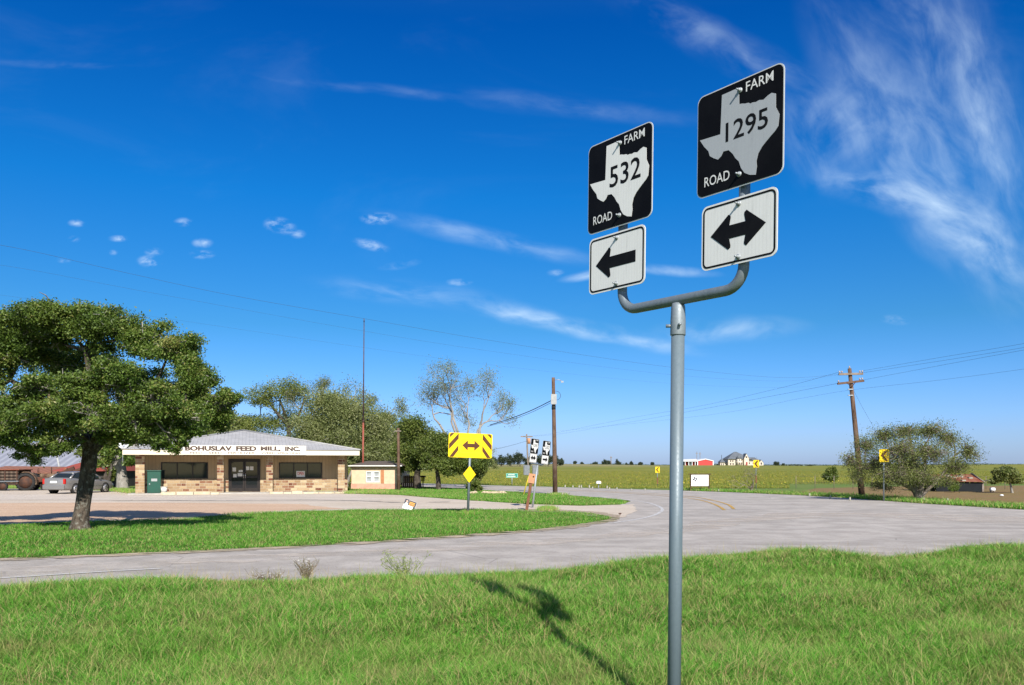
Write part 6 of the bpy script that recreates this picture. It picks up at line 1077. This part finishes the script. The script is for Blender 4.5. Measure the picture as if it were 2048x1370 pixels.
MB().box(qx(1875), qx(1966), .15, .25, 0, qz(964.5)).build('tin_wall', MT['shaded_wall'], ru); MB().box(qx(1875), qx(1985), 4.1, 4.2, 0, qz(961)).build('back_wall', MT['dark'], ru)
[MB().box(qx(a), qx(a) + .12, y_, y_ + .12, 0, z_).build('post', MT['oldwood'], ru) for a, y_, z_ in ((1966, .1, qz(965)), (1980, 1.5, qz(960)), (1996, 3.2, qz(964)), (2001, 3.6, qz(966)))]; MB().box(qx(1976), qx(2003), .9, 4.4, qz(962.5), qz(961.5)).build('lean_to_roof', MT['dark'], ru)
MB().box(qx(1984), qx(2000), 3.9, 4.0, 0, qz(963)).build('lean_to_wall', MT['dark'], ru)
o = root('white_tank', Vector(((1980 - CX) * kq, Yq - .3, 0)), 'white round tank at the open end of the derelict shed', 'tank'); MB().tube([(-.14, 0, .16), (.14, 0, .16)], [.13, .13], 14).build('drum', MT['mailbox'], o); [MB().box(a, a + .04, -.1, .1, 0, .05).build('foot', MT['oldwood'], o) for a in (-.11, .07)]

# ------------------------------------------------------------------ small roadside things
def stub(px, py, hpx, label, r=.045, lean=0):
    b = G(px, py); k = b.y / F; o = root('marker_stub', b, label, 'marker post', 'short pale marker posts', (0, lean, 0)); MB().tube([(0, 0, -.05), (0, 0, hpx * k)], r, 8).build('shaft', MT['stub'], o); MB().tube([(0, 0, hpx * k), (0, 0, hpx * k + .03)], [r * 1.25, r * .6], 8).build('cap', MT['stub'], o); return o
near = [(1130, 975.5, 5), (1146, 976, 4.5), (1158, 976, 5), (1163, 977, 6.5), (1179, 977, 6.5), (1185, 978, 4), (1214, 977.5, 5.5), (1219, 978.5, 3.5), (1234, 979.5, 4), (1263, 981, 3), (1290, 981, 3.2)]
for i, (px, py, hh_) in enumerate(near):
    stub(px, py, hh_, ['first', 'second', 'third', 'fourth', 'fifth', 'sixth', 'seventh', 'eighth', 'ninth', 'tenth', 'eleventh'][i] + ' pale marker post counted rightwards from the tall brown pole, far road edge', .055, R(random.Random(i).uniform(-7, 7)))
for px, py, hh_, lb in ((1661, 998, 6, 'pale marker post left of the leaning crossarm pole'), (1700, 1002, 7, 'pale marker post just left of the base of the leaning crossarm pole'), (1895, 1004.5, 7, 'pale marker post right of the spreading tree trunk'), (1848, 1002.5, 6, 'pale marker post at the foot of the spreading tree'), (1437, 984, 4.5, 'short pale marker post right of the white entrance sign'), (1619, 993, 5.5, 'pale marker post furthest left on the right-hand verge'), (1125, 992, 6, 'pale marker stub on the grass right of the tall brown pole base')): stub(px, py, hh_, lb)
fence_px = [1660 + 33 * i for i in range(12)]
for i in range(12):
    b = G(1592 + 38 * i, 977.5 + .1 * i); o = MB().tube([(0, 0, -.05), (0, 0, 1.0)], .022, 6).build('fence_post', MT['oldwood']); o.location = b; tag(o, ['first', 'second', 'third', 'fourth', 'fifth', 'sixth', 'seventh', 'eighth', 'ninth', 'tenth', 'eleventh', 'twelfth'][i] + ' thin fence post from the left behind the brown field', 'fence post', 'thin field fence posts')
o = MB(); pts_ = [G(1592 + 38 * i, 977.5 + .1 * i) for i in range(12)]
for zz_ in (.45, .95): o.tube([p + Vector((0, 0, zz_)) for p in pts_], .008, 4, False)
tag(o.build('fence_wire', MT['wire']), 'two strands of wire along the thin field fence', 'fence wire')
# mailbox in the field edge, newspaper box, parked vehicles glimpsed past the trees
b = G(1197, 978); k = b.y / F; o = root('mailbox', b, 'white mailbox on a thin post at the far road edge', 'mailbox'); MB().tube([(0, 0, -.05), (0, 0, 11 * k)], .04, 6).build('post', MT['galv2'], o)
m = MB(); m.prism([(-.17, 11 * k), (.17, 11 * k), (.17, 14.5 * k), (.1, 16 * k), (-.1, 16 * k), (-.17, 14.5 * k)], -.25, .25); m.build('box', MT['mailbox'], o); MB().box(.172, .2, -.1, .1, 13.5 * k, 15 * k).build('flag', MT['redp'], o)
b = G(846, 976.5); k = b.y / F; o = root('newspaper_box', b, 'small yellow box with black top beside the lawn tree trunk', 'newspaper box'); MB().box(-.04, .04, -.04, .04, 0, .55).build('post', MT['oldwood'], o); MB().box(-.13, .13, -.18, .18, .552, .85, .02).build('box', MT['pvc'], o); MB().box(-.2, .2, -.22, .22, .853, .98, .02).build('lid', MT['darkiron'], o)
for i, (px, py) in enumerate(((850, 958), (900, 960))):
    Yv = 230; x_ = (px - CX) / F * Yv; o = root('pickup_truck', (x_, Yv, float(hgt(x_, Yv))), ['white pickup glimpsed between the two lawn trees', 'pale pickup glimpsed left of the double arrow board'][i], 'truck', 'vehicles beyond the lawn trees', (0, 0, R(-12)))
    MB().box(-1.25, 1.25, -.6, .6, .45, .95, .08).build('body', MT['mailbox'], o); MB().box(-.5, .55, -.55, .55, .952, 1.45, .1).build('cab', MT['mailbox'], o); MB().box(-.42, .47, -.57, -.552, 1.0, 1.35).build('side_window', MT['carglass'], o); tyre(o, -.8, -.58, .3, .3, .18); tyre(o, .8, -.58, .3, .3, .18)
# rubble line and the loose rocks on the island
rr_ = random.Random(8)
for i in range(9):
    px = [944, 949, 968, 975, 982, 989, 996, 1003, 1008][i] + rr_.uniform(-1, 1); b = G(px, 987.5 + rr_.uniform(-.4, .4)); bm = bmesh.new(); bmesh.ops.create_icosphere(bm, subdivisions=2, radius=.12)
    for v in bm.verts: v.co = Vector((v.co.x * 2.2, v.co.y * 1.2, v.co.z * .8)) * (1 + .22 * math.sin(v.co.x * 37 + i) + .15 * math.cos(v.co.z * 51 + v.co.y * 20))
    me = bpy.data.meshes.new('edging_stone'); bm.to_mesh(me); bm.free(); o = link('edging_stone', me, MT['rubble']); o.location = b + Vector((0, 0, .05)); o.rotation_euler = (0, 0, rr_.uniform(-.3, .3)); tag(o, 'pale stone in the row laid on the grass right of the arrow board shrub', 'stone', 'row of pale edging stones')
b = G(2003, 993.5); bm = bmesh.new(); bmesh.ops.create_icosphere(bm, subdivisions=2, radius=.1)
for v in bm.verts: v.co = Vector((v.co.x * 1.1, v.co.y, v.co.z * .6)) * (1 + .1 * math.sin(v.co.x * 20))
me = bpy.data.meshes.new('salt_block'); bm.to_mesh(me); bm.free(); o = link('salt_block', me, MT['mailbox']); o.location = b + Vector((0, 0, .08)); tag(o, 'small white block lying on the brown field at far right', 'block')

# weeds at the edge of the near grass
def weed(px, py, Y, h, w_, label, leafm, stemm, nst, nl, seed, size, flower=0):
    x = (px - CX) / F * Y; b = Vector((x, Y, float(hgt(x, Y)))); rt_ = root('weed', b, label, 'weed'); m = MB(); rnd = random.Random(seed); r = rs(seed); tips = []
    for i in range(nst):
        d = Vector((rnd.uniform(-1, 1) * w_, rnd.uniform(-.6, .6) * w_, h * rnd.uniform(.6, 1))); mid = d * .5 + Vector((rnd.uniform(-.03, .03), 0, .03)); m.tube([(0, 0, 0), mid, d], [.005, .0035, .002], 4, False)
        for j in range(5):
            f_ = rnd.uniform(.3, 1); p = d * f_; e = p + Vector((rnd.gauss(0, .05), rnd.gauss(0, .05), rnd.uniform(.02, .09))); m.tube([p, e], [.0025, .0012], 3, False); tips.append(e)
    m.build('stems', stemm, rt_, fix=False); T = np.array([list(t_) for t_ in tips]); c = T[r.randint(0, len(T), nl)] + r.normal(size=(nl, 3)) * .018; v, f = leaf_quads(c, size, r, .2, .45); link('leaves', np_mesh('leaves', v, f, {'var': np.repeat(r.rand(nl), 4)}), leafm, rt_)
    if flower: c = T[r.randint(0, len(T), flower)] + r.normal(size=(flower, 3)) * .02; v, f = leaf_quads(c, .008, r, .6, .9); link('flowers', np_mesh('flowers', v, f, {'var': np.repeat(r.rand(flower), 4)}), MT['petal'], rt_)
weed(612, 1156, 10.9, .34, .15, 'brown stalked weed with tiny white flowers at the road edge', MT['sparse'], MT['stem'], 26, 300, 5, .007, 170)
weed(815, 1146, 11.3, .42, .34, 'pale green leafy weed at the road edge right of the flowering one', MT['weedleaf'], MT['greenstem'], 22, 700, 6, .012)
weed(545, 1158, 10.8, .15, .35, 'low spray of tiny white flowers beside the brown weed', MT['sparse'], MT['stem'], 18, 120, 7, .006, 90)
b = G(1240, 1031); o = root('road_reflector', b, 'small dark broken stub at the tip of the gravel drive mouth', 'stub'); MB().box(-.015, .015, -.015, .015, 0, .05).build('stalk', MT['darkiron'], o); MB().box(-.05, .05, -.03, .03, .051, .09, .008).build('cap', MT['darkiron'], o)
